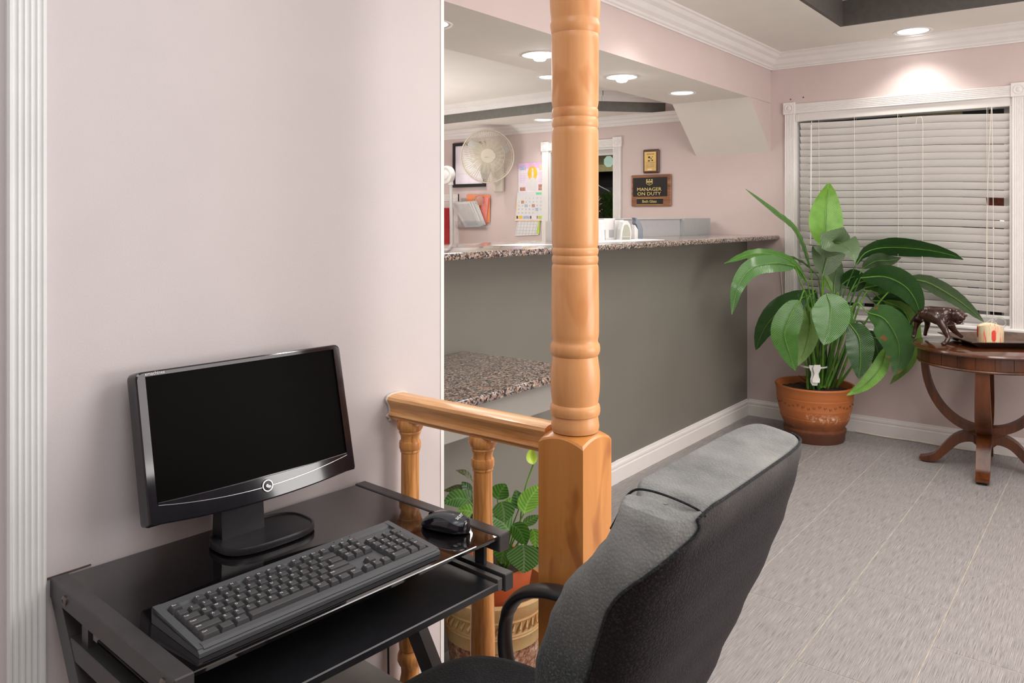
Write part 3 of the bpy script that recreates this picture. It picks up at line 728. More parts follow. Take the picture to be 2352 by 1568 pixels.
# ------------------------------------------------------------------ keyboard
kb=thing('keyboard','dark grey full size computer keyboard on the black glass desk','keyboard',(DO[0]+.252,DO[1]-.377,.7455),DR)
bm=prism(bm_(),[(-.0765,.0),(-.0765,.006),(-.070,.0115),(-.057,.0125),(-.055,.0105),(.056,.0195),(.058,.0235),(.0735,.0255),(.0765,.022),(.0765,.0)],'X',-.2365,.2365)
part('case',bm,'kb_grey',kb,20)
part('end_rim',prism(bm_(),[(-.072,.0115),(-.055,.0135),(.062,.0248),(.074,.0258),(.074,.015),(-.072,.008)],'X',-.2365,-.2245),'kb_grey',kb,20)
part('end_rim',prism(bm_(),[(-.072,.0115),(-.055,.0135),(.062,.0248),(.074,.0258),(.074,.015),(-.072,.008)],'X',.2245,.2365),'kb_grey',kb,20)
part('wrist_ridge',prism(bm_(),[(-.0745,.0095),(-.0745,.0100),(-.070,.0130),(-.0605,.0138),(-.0600,.0120)],'X',-.228,.231),'kb_grey',kb,20)
for x in (.10,.118,.136): part('indicator_lamp',Bx(x-.0008,x+.0008,.066,.0676,.0252,.0262),'cal_lime' if x==.118 else 'key_grey',kb,0)
U=.0197; SL=math.atan(.009/.111)
KM={}
def keymesh(w,hh=1,d=1):
    k=(round(w,3),hh,d)
    if k not in KM:
        a=w*U/2-.0007; b_=d*.0185/2-.0006; ta=a-.0028; 
        bm=bm_(); loft(bm,[[(-a,-b_,0),(a,-b_,0),(a,b_,0),(-a,b_,0)],[(-ta,-b_+.0022,.0078*hh),(ta,-b_+.0022,.0078*hh),(ta,b_-.0034,.0085*hh),(-ta,b_-.0034,.0085*hh)]])
        top=[e for e in bm.edges if all(v.co.z>.007*hh for v in e.verts)]
        bmesh.ops.bevel(bm,geom=top,offset=.0006,segments=1,affect='EDGES')
        me=mesh_from(bm,'key',0); me.materials.append(M['key_grey']); KM[k]=me
    return KM[k]
ROWY=[.0480,.0262,.0077,-.0108,-.0293,-.0478]
def key(x,row,w,s='',d=1,hh=1,sz=.0052):
    sz*=1.2
    y=ROWY[row]-(d-1)*.0185/2
    xc=-.2215+(x+w/2)*U
    z=.0105+(y+.055)*math.tan(SL)+.0008
    o=part('key',keymesh(w,hh,d),'key_grey',kb,0,(xc,y,z),(SL,0,0))
    if s:
        al='LEFT'; lx=-w*U/2+.0042
        lettering('legend',s,sz,'legend_white',o,(lx,.0012,.0087*hh),(0,0,0),al)
    return o
key(0,0,1,'Esc',sz=.0042)
for i in range(4): key(2+i,0,1,'F%d'%(i+1),sz=.0042)
for i in range(4): key(6.5+i,0,1,'F%d'%(i+5),sz=.0042)
for i in range(4): key(11+i,0,1,'F%d'%(i+9),sz=.0042)
for i,s in enumerate(('Prt','Scr','Brk')): key(15.25+i,0,1,s,sz=.0036)
for i,s in enumerate('`1234567890-='): key(i,1,1,s)
key(13,1,2,'<--')
key(0,2,1.5,'Tab',sz=.004)
for i,s in enumerate('QWERTYUIOP[]'): key(1.5+i,2,1,s)
key(13.5,2,1.5,'\\')
key(0,3,1.75,'Caps',sz=.004)
for i,s in enumerate("ASDFGHJKL;'"): key(1.75+i,3,1,s)
key(12.75,3,2.25,'Enter',sz=.004)
key(0,4,2.25,'Shift',sz=.004)
for i,s in enumerate('ZXCVBNM,./'): key(2.25+i,4,1,s)
key(12.25,4,2.75,'Shift',sz=.004)
x=0
for s,w in (('Ctrl',1.5),('',1.25),('Alt',1.25),('',6.25),('Alt',1.25),('*',1.0),('=',1.25),('Ctrl',1.25)): key(x,5,w,s,sz=.004); x+=w
for r_,ss in ((1,('Ins','Hm','Up')),(2,('Del','End','Dn'))):
    for i,s in enumerate(ss): key(15.25+i,r_,1,s,sz=.0036)
key(16.25,4,1,'^'); 
for i,s in enumerate('<v>'): key(15.25+i,5,1,s)
for i,s in enumerate(('Num','/','*','-')): key(18.5+i,1,1,s,sz=.0038)
for i,s in enumerate('789'): key(18.5+i,2,1,s)
for i,s in enumerate('456'): key(18.5+i,3,1,s)
for i,s in enumerate('123'): key(18.5+i,4,1,s)
key(21.5,2,1,'+',d=2); key(18.5,5,2,'0'); key(20.5,5,1,'.'); key(21.5,4,1,'Ent',d=2,sz=.0038)
# ------------------------------------------------------------------ mouse
ms=thing('computer_mouse','black and grey wireless mouse near the desk edge','mouse',(DO[0]+.6015-.0225,DO[1]-.357-.037,.7455),DR+R(13))
def mring(u,g=0,a0=0,a1=2*PI,n=28,lift=0):
    y=-.055+.110*u; w=.0305*(max(0.0,1-abs(2*u-1)**2.6))**.5*(1+.06*math.cos(2*PI*u))+.0005
    hh=.036*(max(0.0,1-abs((u-.40)/.62)**2.5))**.75 if u>.0 else .004
    hh=max(hh,.008); out=[]
    for k in range(n+(0 if abs(a1-a0-2*PI)<1e-6 else 1)):
        a=a0+(a1-a0)*k/n; c_,s_=math.cos(a),math.sin(a)
        x=(w+g)*math.copysign(abs(c_)**.8,c_)*(1-.12*max(0,s_)**2)
        z=.006+(hh-.006+g)*max(0,s_)**.85 if s_>=0 else max(.0012,.006+.0048*s_)
        if s_<0: x*=1-.08*abs(s_)
        out.append((x,y,z))
    return out
bm=bm_(); loft(bm,[mring((i/22)*.98+.01) for i in range(23)]); part('body',bm,'gloss_black',ms,60)
bm=bm_(); loft(bm,[mring(.04+.92*i/20,.0007,PI*(.16+.10*math.sin(PI*i/20)**2),PI*(1-.16-.10*math.sin(PI*i/20)**2),16) for i in range(21)],False,False); bmesh.ops.recalc_face_normals(bm,faces=bm.faces)
part('top_shell',bm,'mouse_top',ms,70)
part('scroll_wheel',torus(bm_(),(0,.032,.0225),.0065,.003,'X',16,6),'satin_black',ms)
lettering('lettering','acer',.0135,'legend_white',ms,(-.007,-.0370,.0350),(R(20),R(-10),0),'CENTER')
# ------------------------------------------------------------------ box under the desk
tw=thing('computer_tower','grey topped computer case on the floor under the desk','computer',(DO[0]+.50,DO[1]-.115,0),DR)
def rr(x0,x1,y0,y1,r,n=5):
    pts=[]
    for cx_,cy_,a0 in ((x1-r,y1-r,0),(x0+r,y1-r,PI/2),(x0+r,y0+r,PI),(x1-r,y0+r,3*PI/2)):
        for k in range(n+1): a=a0+PI/2*k/n; pts.append((cx_+r*math.cos(a),cy_+r*math.sin(a)))
    return pts
ol=rr(-.20,.125,-.30,.055,.03)
bm=bm_(); loft(bm,[[(x,y,z) for x,y in ol] for z in (0.0,.352)]); part('case_body',bm,'satin_black',tw,30)
bm=bm_(); loft(bm,[[(x*s,y*s,z) for x,y in ol] for s,z in ((.985,.352),(.985,.357),(.97,.360))]); part('top_plate',bm,'tower_top',tw,30)
# loose black cable behind the desk
tag(part('cable',tube(bm_(),catmull([(1.318,1.42,.70),(1.322,1.41,.55),(1.318,1.40,.40),(1.31,1.39,.2),(1.312,1.40,.03),(1.33,1.43,.006)],24),.0028,6),'black'),'thin black cable hanging behind the right desk leg','cable')
# ------------------------------------------------------------------ office chair
ch=thing('office_chair','worn grey fabric office chair with black loop arms','chair',(1.08,.80,0))
CX,CY=1.08,.80
def lerp(tab,z):
    tab=sorted(tab)
    if z<=tab[0][0]: return tab[0][1]
    for (a,va),(b_,vb) in zip(tab[:-1],tab[1:]):
        if z<=b_:
            t=(z-a)/(b_-a); t=t*t*(3-2*t)*.5+t*.5; return va+(vb-va)*t
    return tab[-1][1]
YR=[(.52,.60),(.60,.55),(.67,.523),(.75,.492),(.83,.462),(.90,.440),(.96,.424),(1.02,.410)]
YF=[(.52,.66),(.60,.665),(.70,.66),(.78,.650),(.85,.622),(.90,.595),(.95,.555),(.985,.530),(1.02,.515)]
XL=[(.52,.91),(.60,.885),(.70,.862),(.80,.845),(.90,.832),(.96,.834),(1.02,.846)]
XR=[(.52,1.225),(.60,1.245),(.67,1.262),(.74,1.285),(.80,1.315),(.89,1.342),(.96,1.338),(1.02,1.315)]
def chair_ring(z,grow=0,y_to=None,exp=4.5,n=48,sx=1.0,sy=1.0):
    xl,xr,yr,yf=lerp(XL,z),lerp(XR,z),lerp(YR,z),lerp(YF,z)
    cx_,cy_=(xl+xr)/2,(yr+yf)/2; a,b_=(xr-xl)/2+grow,(yf-yr)/2+grow
    out=[]
    for k in range(n):
        t=2*PI*k/n; ct,st_=math.cos(t),math.sin(t)
        ex=2.9 if (exp>4.9 and ct<0 and st_<0) else exp
        x=cx_+a*sx*math.copysign(abs(ct)**(2/exp),ct); y=cy_+b_*sy*math.copysign(abs(st_)**(2/ex),st_)
        out.append([x-CX,y-CY,z])
    return out
zs=[.52+.5*i/34 for i in range(35)]
def shape(r_):
    for p in r_:
        X=p[0]+CX; Y=p[1]+CY; z=p[2]
        if z>.90:
            f=min(1,(z-.90)/.08)
            d=(X-.905)/.014; v=math.exp(-d*d)*f
            if z>.99: p[2]-=.013*v*min(1,max(0,(Y-.415)/.03))
            if Y>.47: p[1]-=.012*v
            q=math.exp(-((X-.872)/.022)**2); 
            if z>1.0: p[2]+=.004*q*math.sin(PI*min(1,max(0,(Y-.40)/.12)))
            if z>.985: q_=min(1,max(0,(.50-Y)/.10)); p[2]-=.013*q_*q_*(3-2*q_)*min(1,(z-.985)/.03)
            if X<.90: p[2]-=.010*f*min(1,(.90-X)/.03)
            r1=min(1,max(0,(.50-Y)/.09)); f2=min(1,max(0,(z-.92)/.09))
            p[0]+=.030*r1*f2*max(0,min(1,(.95-X)/.09)); p[2]-=.010*r1*f2*max(0,min(1,(.93-X)/.05))
    return r_
rings=[chair_ring(z,n=120,exp=5) for z in zs]
tops=[]
for s_,dz in ((.99,.006),(.97,.0105),(.94,.013)): tops.append([[p[0],p[1],1.02+dz] for p in chair_ring(1.02,n=120,sx=.5+.5*s_,sy=s_,exp=5)])
for s_ in (.9,.82,.7,.55,.4,.2,.0): tops.append([[p[0],p[1],1.0345+.001*(1-s_)] for p in chair_ring(1.02,n=120,sx=min(.97,.94+.03*s_) if s_>.5 else .94,sy=s_,exp=5)])
rings+=tops
rings.insert(0,[[p[0],p[1],.51] for p in chair_ring(.52,n=120,sx=.9,sy=.8)])
for r_ in rings: shape(r_)
bm=bm_(); V=loft(bm,rings,False); bm.faces.new(V[0]); bmesh.ops.remove_doubles(bm,verts=V[-1],dist=.0002); bmesh.ops.recalc_face_normals(bm,faces=bm.faces)
part('back_cushion',bm,'chair_cushion',ch,60)
# rear cover: woven sheet that follows the rear of the cushion
def resamp(P4,z):
    a=62+15*min(1,max(0,(z-.925)/.095))**1.3; out=[]
    for i in range(57):
        t=a+(118-a)*i/56; k=int(t); f=t-k; q0,q1=P4[k],P4[min(119,k+1)]; out.append([u+(v-u)*f for u,v in zip(q0,q1)])
    return out
def rear_arc(z,g,sx=1,sy=1,zz=None):
    full_=chair_ring(z,grow=g,n=120,exp=5,sx=sx,sy=sy)
    return shape([[p[0],p[1]-g,(zz if zz is not None else z)] for p in full_])[59:121] if 0 else resamp(shape([[p[0],p[1],(zz if zz is not None else z)] for p in full_]),z)
arcs=[rear_arc(z,.0022) for z in zs]+[rear_arc(1.02,.0022,.995,.99,1.0275),rear_arc(1.02,.0022,.985,.965,1.0325)]
bm=bm_(); V=loft(bm,arcs,False,False)
bmesh.ops.recalc_face_normals(bm,faces=bm.faces)
part('rear_cover',bm,'chair_rear',ch,60)
edge=[a[0] for a in arcs[::2]]+[arcs[-1][0]]+arcs[-1][2:-2:4]+[arcs[-1][-1]]+[a[-1] for a in arcs[-3::-2]]
part('piping',tube(bm_(),catmull([(p[0],p[1],p[2]+.0005) for p in edge],160),.0021,6),'chair_seat',ch)
XS=.897
sm=[]
for Y,Z in ((.413,1.012),(.425,1.019),(.45,1.030),(.475,1.0365),(.497,1.034),(.510,1.024),(.516,1.012),(.524,.995),(.535,.975)): sm.append((XS+(.022 if Y<.43 else .010 if Y<.46 else 0)-CX,Y-CY,Z-.001))
part('seam',tube(bm_(),catmull(sm,30),.0016,6),'chair_seat',ch)
# seat
def seat_ring(z,s):
    return [((1.038+.243*s*math.copysign(abs(math.cos(t))**(2/3.2),math.cos(t)))-CX,(.872+.250*s*math.copysign(abs(math.sin(t))**(2/3.0),math.sin(t)))-CY,z-.010*abs(math.sin(t))**4) for t in [2*PI*k/72 for k in range(72)]]
bm=bm_(); loft(bm,[seat_ring(z,s) for z,s in ((.405,.80),(.41,.92),(.43,.985),(.455,1.0),(.480,.985),(.492,.94),(.499,.85),(.503,.6),(.502,.2))]); part('seat',bm,'chair_seat',ch,60)
part('seat_pan',Bx(-.2,.17,-.13,.25,.385,.405,.01),'plastic_black',ch,30)
# arms
def arm(x):
    # loop arm: swept flat strip in the YZ plane
    pts=[(.62,.47),(.64,.58),(.70,.627),(.78,.640),(.87,.642),(.935,.637),(.99,.618),(1.026,.584),(1.042,.542),(1.044,.49),(1.03,.44),(.98,.395),(.90,.388)]
    c_=catmull([(0,a-.010,b_-.008) for a,b_ in pts],60); bm=bm_(); rings=[]
    for i,p in enumerate(c_):
        a=c_[max(0,i-1)];b_=c_[min(len(c_)-1,i+1)];t=(b_-a).normalized();n_=Vector((0,-t.z,t.y))
        u=i/60; th=.0125 if .2<u<.62 else .009; wd=.026 if .2<u<.6 else .022
        rings.append([ (x-CX+wd*math.cos(q)*(1 if abs(math.cos(q))<.9 else 1), p.y-CY+n_.y*th*math.sin(q), p.z+n_.z*th*math.sin(q)) for q in [2*PI*k/14 for k in range(14)]])
    loft(bm,rings); return bm
part('arm',arm(1.306),'plastic_black',ch,60); part('arm',arm(.785),'plastic_black',ch,60)
for x in (1.24,.86): part('arm_bracket',Bx(min(x,1.065)-CX if x<1 else .10,(x-CX) if x>1 else -.10,.07,.13,.372,.390),'plastic_black',ch,0)
part('back_bracket',tube(bm_(),catmull([(-.02,-.02,.395),(-.02,-.16,.42),(-.02,-.205,.50),(-.02,-.215,.60)],14),.02,8,flat=.4),'plastic_black',ch)
part('gas_column',lathe(bm_(),[(.028,.09),(.028,.25),(.018,.25),(.018,.386)],20,cap=True),'plastic_black',ch)
for k in range(5):
    a=2*PI*k/5+.3; d=Vector((math.cos(a),math.sin(a),0))
    part('base_leg',tube(bm_(),[d*.0+Vector((0,0,.10)),d*.15+Vector((0,0,.095)),d*.29+Vector((0,0,.075))],[.026,.02,.014],8),'plastic_black',ch)
    cst=part('caster',torus(bm_(),(0,0,0),.016,.0118,'X',16,8),'plastic_black',ch,loc=tuple(d*.29+Vector((0,0,.028))),rot=(0,0,a))
# ------------------------------------------------------------------ window blind
bl=thing('window_blind','white horizontal slat blind with sagging slats and cords','blind',(WX,1.787,0),WR)
part('head_rail',Bx(.004,1.238,-.002,.042,2.019,2.0635,.003),'blind_white',bl,0)
part('end_cap',Bx(.003,.026,-.004,.044,2.017,2.0655,.002),'blind_white',bl,0)
rnd=random.Random(5)
def slat_bm(x0,x1,droop,tw,n=12):
    bm=bm_(); rows=[]
    for i in range(n+1):
        x=x0+(x1-x0)*i/n; u=x/1.243; row=[]
        dz=-droop*u**1.6-.004*math.sin(PI*u*2.1)
        t=R(60)+tw*u
        for j in range(4):
            v=-.0238+.0476*j/3; arc=.0022*(1-(v/.0238)**2)
            y=-v*math.cos(t)+arc*math.sin(t)*-1; z=v*math.sin(t)-arc*math.cos(t)
            row.append((x,.020+y,z+dz))
        rows.append(row)
    top=[[bm.verts.new(p) for p in r] for r in rows]
    nx,nz=0,0
    bot=[[bm.verts.new((p[0],p[1]+.0014,p[2]+.0010)) for p in r] for r in rows]
    for i in range(n):
        for j in range(3):
            bm.faces.new((top[i][j],top[i][j+1],top[i+1][j+1],top[i+1][j])); bm.faces.new((bot[i][j],bot[i+1][j],bot[i+1][j+1],bot[i][j+1]))
        bm.faces.new((top[i][0],top[i+1][0],bot[i+1][0],bot[i][0])); bm.faces.new((top[i][3],bot[i][3],bot[i+1][3],top[i+1][3]))
    for i in (0,n):
        f=[top[i][0],top[i][1],top[i][2],top[i][3],bot[i][3],bot[i][2],bot[i][1],bot[i][0]]; bm.faces.new(f if i==0 else f[::-1])
    return bm
for k in range(26):
    z=1.987-.0455*k; x1=1.236
    if k==11: x1=1.112
    dr=.030-.0008*k+rnd.uniform(-.002,.002)
    part('slat',slat_bm(.030,x1,dr,rnd.uniform(-.04,.04)),'blind_white',bl,20,loc=(0,0,z))
part('bottom_rail',Bx(.03,1.236,.002,.040,.785,.803,.003),'blind_white',bl,0)
for x in (.157,.380,.637,1.117,1.0):
    if x==1.0: continue
    for y in (-.006,.044): part('ladder_cord',tube(bm_(),[(x,y,2.02),(x+.004,y,1.4),(x,y,.80)],.0011,5),'cord_white',bl)
part('tilt_wand',tube(bm_(),[(.112,-.018,1.985),(.110,-.024,1.20)],.0042,8),'trim_white',bl); part('wand_hook',tube(bm_(),[(.112,-.006,2.02),(.114,-.018,2.0),(.112,-.018,1.983)],.0018,6),'silver',bl)
part('lift_cord',tube(bm_(),catmull([(.742,-.012,1.95),(.748,-.016,1.985),(.765,-.018,1.99),(.779,-.016,1.965),(.780,-.014,1.8),(.777,-.014,1.3),(.776,-.012,.82)],40),.0016,6),'cord_white',bl)
part('lift_cord',tube(bm_(),catmull([(1.142,-.012,2.02),(1.14,-.014,1.975),(1.128,-.014,1.70),(1.118,-.014,1.3),(1.120,-.012,.80)],30),.0016,6),'cord_white',bl)
part('lift_cord',tube(bm_(),catmull([(1.144,-.012,2.02),(1.146,-.014,1.95),(1.150,-.014,1.55),(1.152,-.014,1.30),(1.153,-.012,.80)],30),.0016,6),'cord_white',bl)
part('cord_knot',lathe(bm_(),[(.001,-.006),(.004,-.002),(.004,.003),(.001,.007)],10),'cord_white',bl,loc=(1.152,-.014,1.31))
part('cord_bundle',tube(bm_(),catmull([(1.08,-.02,.745),(1.12,-.03,.765),(1.15,-.02,.785),(1.14,-.028,.752),(1.17,-.02,.760),(1.13,-.02,.775)],24),.0022,6),'cord_white',bl)
part('cord_cleat',Bx(1.132,1.156,-.008,-.002,2.016,2.022),'silver',bl,0)
# ------------------------------------------------------------------ things on the window wall
def onwall(name,label,cat,Yl,z,group=None,y=0): return thing(name,label,cat,(WX-y,Yl,z),WR,group)
# manager plaque
w_,h_=.332,.236
o=onwall('wall_plaque','wooden wall plaque reading MANAGER ON DUTY on black metal','plaque',3.0277,1.460)
part('board',Bx(0,w_,-.018,0,0,h_,.003),'walnut',o,0)
part('black_plate',Bx(.016,w_-.028,-.0195,-.018,.072,h_-.020),'plaque_black',o,0)
part('name_plate',Bx(.048,w_-.064,-.0205,-.018,.014,.056),'plaque_black',o,0)
for z in (.0095,.0565): part('plate_holder',Bx(.046,w_-.062,-.021,-.018,z,z+.004),'brass',o,0)
lettering('lettering','MANAGER',.036,'gold_print',o,(.153,-.0197,.126),(PI/2,0,0),'CENTER',1.22)
lettering('lettering','ON DUTY',.036,'gold_print',o,(.152,-.0197,.092),(PI/2,0,0),'CENTER',1.22)
lettering('lettering','Beth Glass',.030,'gold_print',o,(.156,-.0207,.035),(PI/2,0,0),'CENTER',.95)
cxs,czs=.156,.182
bm=bm_(); prism(bm,[(cxs-.026,czs+.012),(cxs-.026,czs-.014),(cxs,czs-.026),(cxs+.026,czs-.014),(cxs+.026,czs+.012)],'Y',-.0199,-.0195)
for k in (-2,0,2): box(bm,cxs+k*.0105-.005,cxs+k*.0105+.005,-.0199,-.0195,czs+.012,czs+.021)
part('crest',bm,'gold_print',o,0)
part('crest_field',prism(bm_(),[(cxs-.0225,czs-.004),(cxs-.0225,czs-.013),(cxs,czs-.0225),(cxs+.0225,czs-.013),(cxs+.0225,czs-.004)],'Y',-.0201,-.0199),'plaque_black',o,0)
part('crest_field',Bx(cxs-.0225,cxs+.0225,-.0201,-.0199,czs+.008,czs+.013),'plaque_black',o,0)
lettering('lettering','Knights',.0125,'black',o,(cxs,-.0200,czs+.0035),(PI/2,0,0),'CENTER'); lettering('lettering','Inn',.0125,'gold_print',o,(cxs,-.0202,czs-.0105),(PI/2,0,0),'CENTER')
# award plaque
o=onwall('wall_plaque','small dark wooden plaque with gold plate above the other','plaque',2.927,1.709)
part('board',Bx(0,.134,-.020,0,0,.178,.006),'walnut' if 0 else 'table_wood',o,0)
part('gold_plate',Bx(.014,.112,-.0212,-.020,.016,.160),'brass',o,0)
lettering('lettering','WINNER',.0165,'black',o,(.063,-.0214,.142),(PI/2,0,0),'CENTER')
for a,b_,c_,d in ((.046,.062,.112,.126),(.066,.074,.104,.114),(.078,.084,.118,.126),(.044,.060,.088,.097),(.074,.086,.090,.100)): part('printed_figure',Bx(a,b_,-.0214,-.0212,c_,d),'black',o,0)
for k in range(6):
    z=.080-.0065*k-(.004 if k>1 else 0); q=.010 if k<2 else .016
    part('printed_line',Bx(.014+q,.112-q,-.0214,-.0212,z,z+.0016),'screw_dark',o,0)
part('name_strip',Bx(.040,.078,-.0214,-.0212,.022,.032),'cal_peach',o,0)
# calendars hanging one under the other
o=onwall('wall_calendar','purple picture calendar sheet with an orange oval portrait at centre','calendar',4.1272,1.585)
part('sheet',Bx(0,.300,-.006,-.003,0,.250),'cal_lilac',o,0); part('top_band',Bx(0,.300,-.0065,-.006,.200,.250),'cal_pink',o,0)
bm=bm_(); rings=[[(.150+.050*s*math.cos(t),-.0068,.160+.060*s*math.sin(t)) for t in [2*PI*k/28 for k in range(28)]] for s in (1,.01)]; loft(bm,rings,False); part('oval_picture',bm,'cal_yellow',o,0)
bm=bm_(); prism(bm,[(.143,.128),(.160,.128),(.163,.165),(.157,.180),(.160,.196),(.152,.205),(.144,.196),(.147,.180),(.140,.165)],'Y',-.0073,-.0069); part('standing_figure',bm,'white_plastic',o,0)
bm=bm_(); prism(bm,[(.105,.02),(.195,.02),(.195,.09),(.165,.125),(.135,.125),(.105,.09)],'Y',-.0071,-.0065); part('blank_panel',bm,'cal_lilac' if 0 else 'paper',o,0)
for a,b_,c_,d,mt in ((.018,.078,.190,.228,'cal_blue'),(.218,.276,.188,.232,'cal_peach'),(.018,.075,.014,.045,'cal_brown'),(.212,.276,.016,.066,'cal_brown')): part('small_picture',Bx(a,b_,-.0072,-.0066,c_,d),mt,o,0)
for k in range(6):
    for a in (.015,.212): part('printed_line',Bx(a,a+.062,-.0066,-.0061,.088+.014*k,.091+.014*k),'cal_pink',o,0)
o=onwall('wall_calendar','month calendar with a green corner and small pictures in its boxes','calendar',4.142,1.345)
part('sheet',prism(bm_(),[(-.018,.0),(.300,.0),(.296,.240),(.010,.240)],'Y',-.012,-.009),'paper',o,0)
part('side_band',prism(bm_(),[(.284,.0),(.300,.0),(.296,.240),(.27,.240)],'Y',-.0128,-.012),'cal_green',o,0)
part('side_band',prism(bm_(),[(-.018,.0),(-.008,.0),(.014,.16),(.004,.16)],'Y',-.0128,-.012),'cal_peach',o,0)
part('green_tab',Bx(.205,.262,-.0130,-.0121,.220,.238),'cal_green',o,0)
part('foot_band',Bx(-.014,.296,-.0127,-.012,.0,.010),'cal_peach',o,0)
n_=0
for r_ in range(5):
    for c_ in range(7):
        if r_==0 and c_<2: continue
        n_+=1
        if n_>31: break
        x,z=.022+.038*c_-.004*(4-r_)*-.3,.190-.031*r_
        if (r_,c_) in ((1,1),(2,2),(2,4),(3,5)): part('picture_box',Bx(x-.014,x+.016,-.0129,-.0121,z-.013,z+.012),['cal_blue','cal_peach','cal_brown','cal_pink'][(r_+c_)%4],o,0)
        else: lettering('date',str(n_),.017,'ink',o,(x,-.0122,z),(PI/2,0,0),'CENTER')
for a,b_,mt in ((.0,.015,'black'),(.022,.062,'cal_yellow'),(.070,.140,'cal_blue'),(.146,.156,'black'),(.160,.205,'cal_lilac'),(.212,.225,'cal_brown'),(.230,.285,'cal_lime')): part('foot_picture',Bx(a,b_,-.0129,-.0121,.018,.042),mt,o,0)
o=onwall('wall_calendar','plain grid planner sheet lowest of the hanging calendars','calendar',4.13,1.215)
part('sheet',prism(bm_(),[(-.030,.0),(.215,.012),(.230,.13),(.0,.13)],'Y',-.008,-.005),'paper',o,0)
part('lime_band',prism(bm_(),[(.193,.022),(.226,.022),(.231,.13),(.215,.13)],'Y',-.0086,-.008),'cal_lime',o,0)
for k in range(7): part('grid_line',prism(bm_(),[(-.020+.033*k,.008),(-.0185+.033*k,.008),(.0075+.033*k,.13),(.006+.033*k,.13)],'Y',-.0084,-.0081),'ink',o,0)
for k in range(4): part('grid_line',Bx(-.018+.006*k,.20,-.0084,-.0081,.022+.026*k,.0232+.026*k),'ink',o,0)
# picture frame behind the fan
o=onwall('picture_frame','black picture frame with white mat hanging behind the wall fan','picture frame',4.870,1.645)
bm=bm_(); box(bm,0,.025,-.02,0,0,.40); box(bm,.355,.38,-.02,0,0,.40); box(bm,.025,.355,-.02,0,0,.028); box(bm,.025,.355,-.02,0,.372,.40); part('frame',bm,'black',o,0)
part('mat_board',Bx(.025,.355,-.008,0,.028,.372),'cal_lilac',o,0); part('print',Bx(.10,.28,-.010,-.008,.12,.29),'paper',o,0)
# wall fan
o=thing('wall_fan','cream wall mounted fan with a round wire grille','fan',(5.135,4.255,1.885),R(-46))
# local: x right, y away from the viewer (to the wall), z up; tilt by building upright
FR=.220
def fy(r): return -.055*(1-(r/FR)**2.2)
for k in range(120):
    a=2*PI*k/120; r0=.062
    pts=[(r*math.cos(a+ (r-.06)*.5),fy(r)-.004,r*math.sin(a+(r-.06)*.5)) for r in (r0,.11,.15,.19,FR-.006)]
    part('grille_wire',tube(bm_(),pts,.0016,4,cap=False),'fan_cream',o,60)
for k in range(100):
    a=2*PI*(k+.5)/100; part('inner_wire',tube(bm_(),[(r*math.cos(a+(r-.06)*.5),fy(r)-.0035,r*math.sin(a+(r-.06)*.5)) for r in (.062,.10,.138)],.0014,4,cap=False),'fan_cream',o,60)
for r in (.105,.142,.205): part('grille_ring',torus(bm_(),(0,fy(r)-.004,0),r,.0018,'Y',48,5),'fan_cream',o)
part('outer_rim',torus(bm_(),(0,.0,0),FR,.0065,'Y',64,8),'fan_cream',o)
bm=bm_(); rings=[[(r*math.cos(2*PI*k/36),y,r*math.sin(2*PI*k/36)) for k in range(36)] for r,y in ((.064,-.046),(.064,-.054),(.058,-.060),(.02,-.063),(.001,-.0632))]; loft(bm,rings,False); part('centre_badge',bm,'fan_cream',o)
part('badge_ridge',torus(bm_(),(.028,-.0600,.0),.034,.003,'Y',20,6,-1.2,1.2),'fan_cream',o)
lettering('lettering','LASKO',.012,'ink',o,(-.012,-.0636,-.012),(PI/2,0,0),'CENTER')
for k in range(64):
    a=2*PI*k/64; pts=[(r*math.cos(a),.062*(1-(r/FR)**2)+.01,r*math.sin(a)) for r in (.04,.12,.19,FR-.004)]
    part('rear_wire',tube(bm_(),pts,.0013,4,cap=False),'fan_cream',o,60)
for k in range(3):
    a=2*PI*k/3+.4; bm=bm_(); rows=[]
    for i in range(7):
        r=.03+.165*i/6; w=.055*math.sin(PI*min(1,.25+.6*i/6)); rows.append([(r*math.cos(a+s*w/r*.9 if r>.05 else a+s*.5),.012+s*.018,r*math.sin(a+s*w/r*.9 if r>.05 else a+s*.5)) for s in (-1,-.5,0,.5,1)])
    loft(bm,rows,False,False); part('blade',bm,'light_grey',o,60)
part('motor',lathe(bm_(),[(.001,0),(.045,.005),(.05,.03),(.048,.09),(.03,.115),(.001,.12)],24),'fan_cream',o,loc=(0,.045,0),rot=(-PI/2,0,0))
# bracket (same thing, wall side)
part('bracket_arm',tube(bm_(),catmull([(.0,.12,-.02),(.05,.16,-.10),(.07,.185,-.17)],10),.02,10),'fan_cream',o)
part('bracket_box',Bx(.065,.155,.17,.215,-.30,.06,.015),'fan_cream',o,30)
bm=bm_(); rings=[[(.085+r*math.cos(2*PI*k/20),.168-d,-.20+r*math.sin(2*PI*k/20)) for k in range(20)] for r,d in ((.035,0),(.035,.012),(.02,.018),(.018,.035),(.001,.037))]; loft(bm,rings,False); part('control_knob',bm,'fan_cream',o,30)
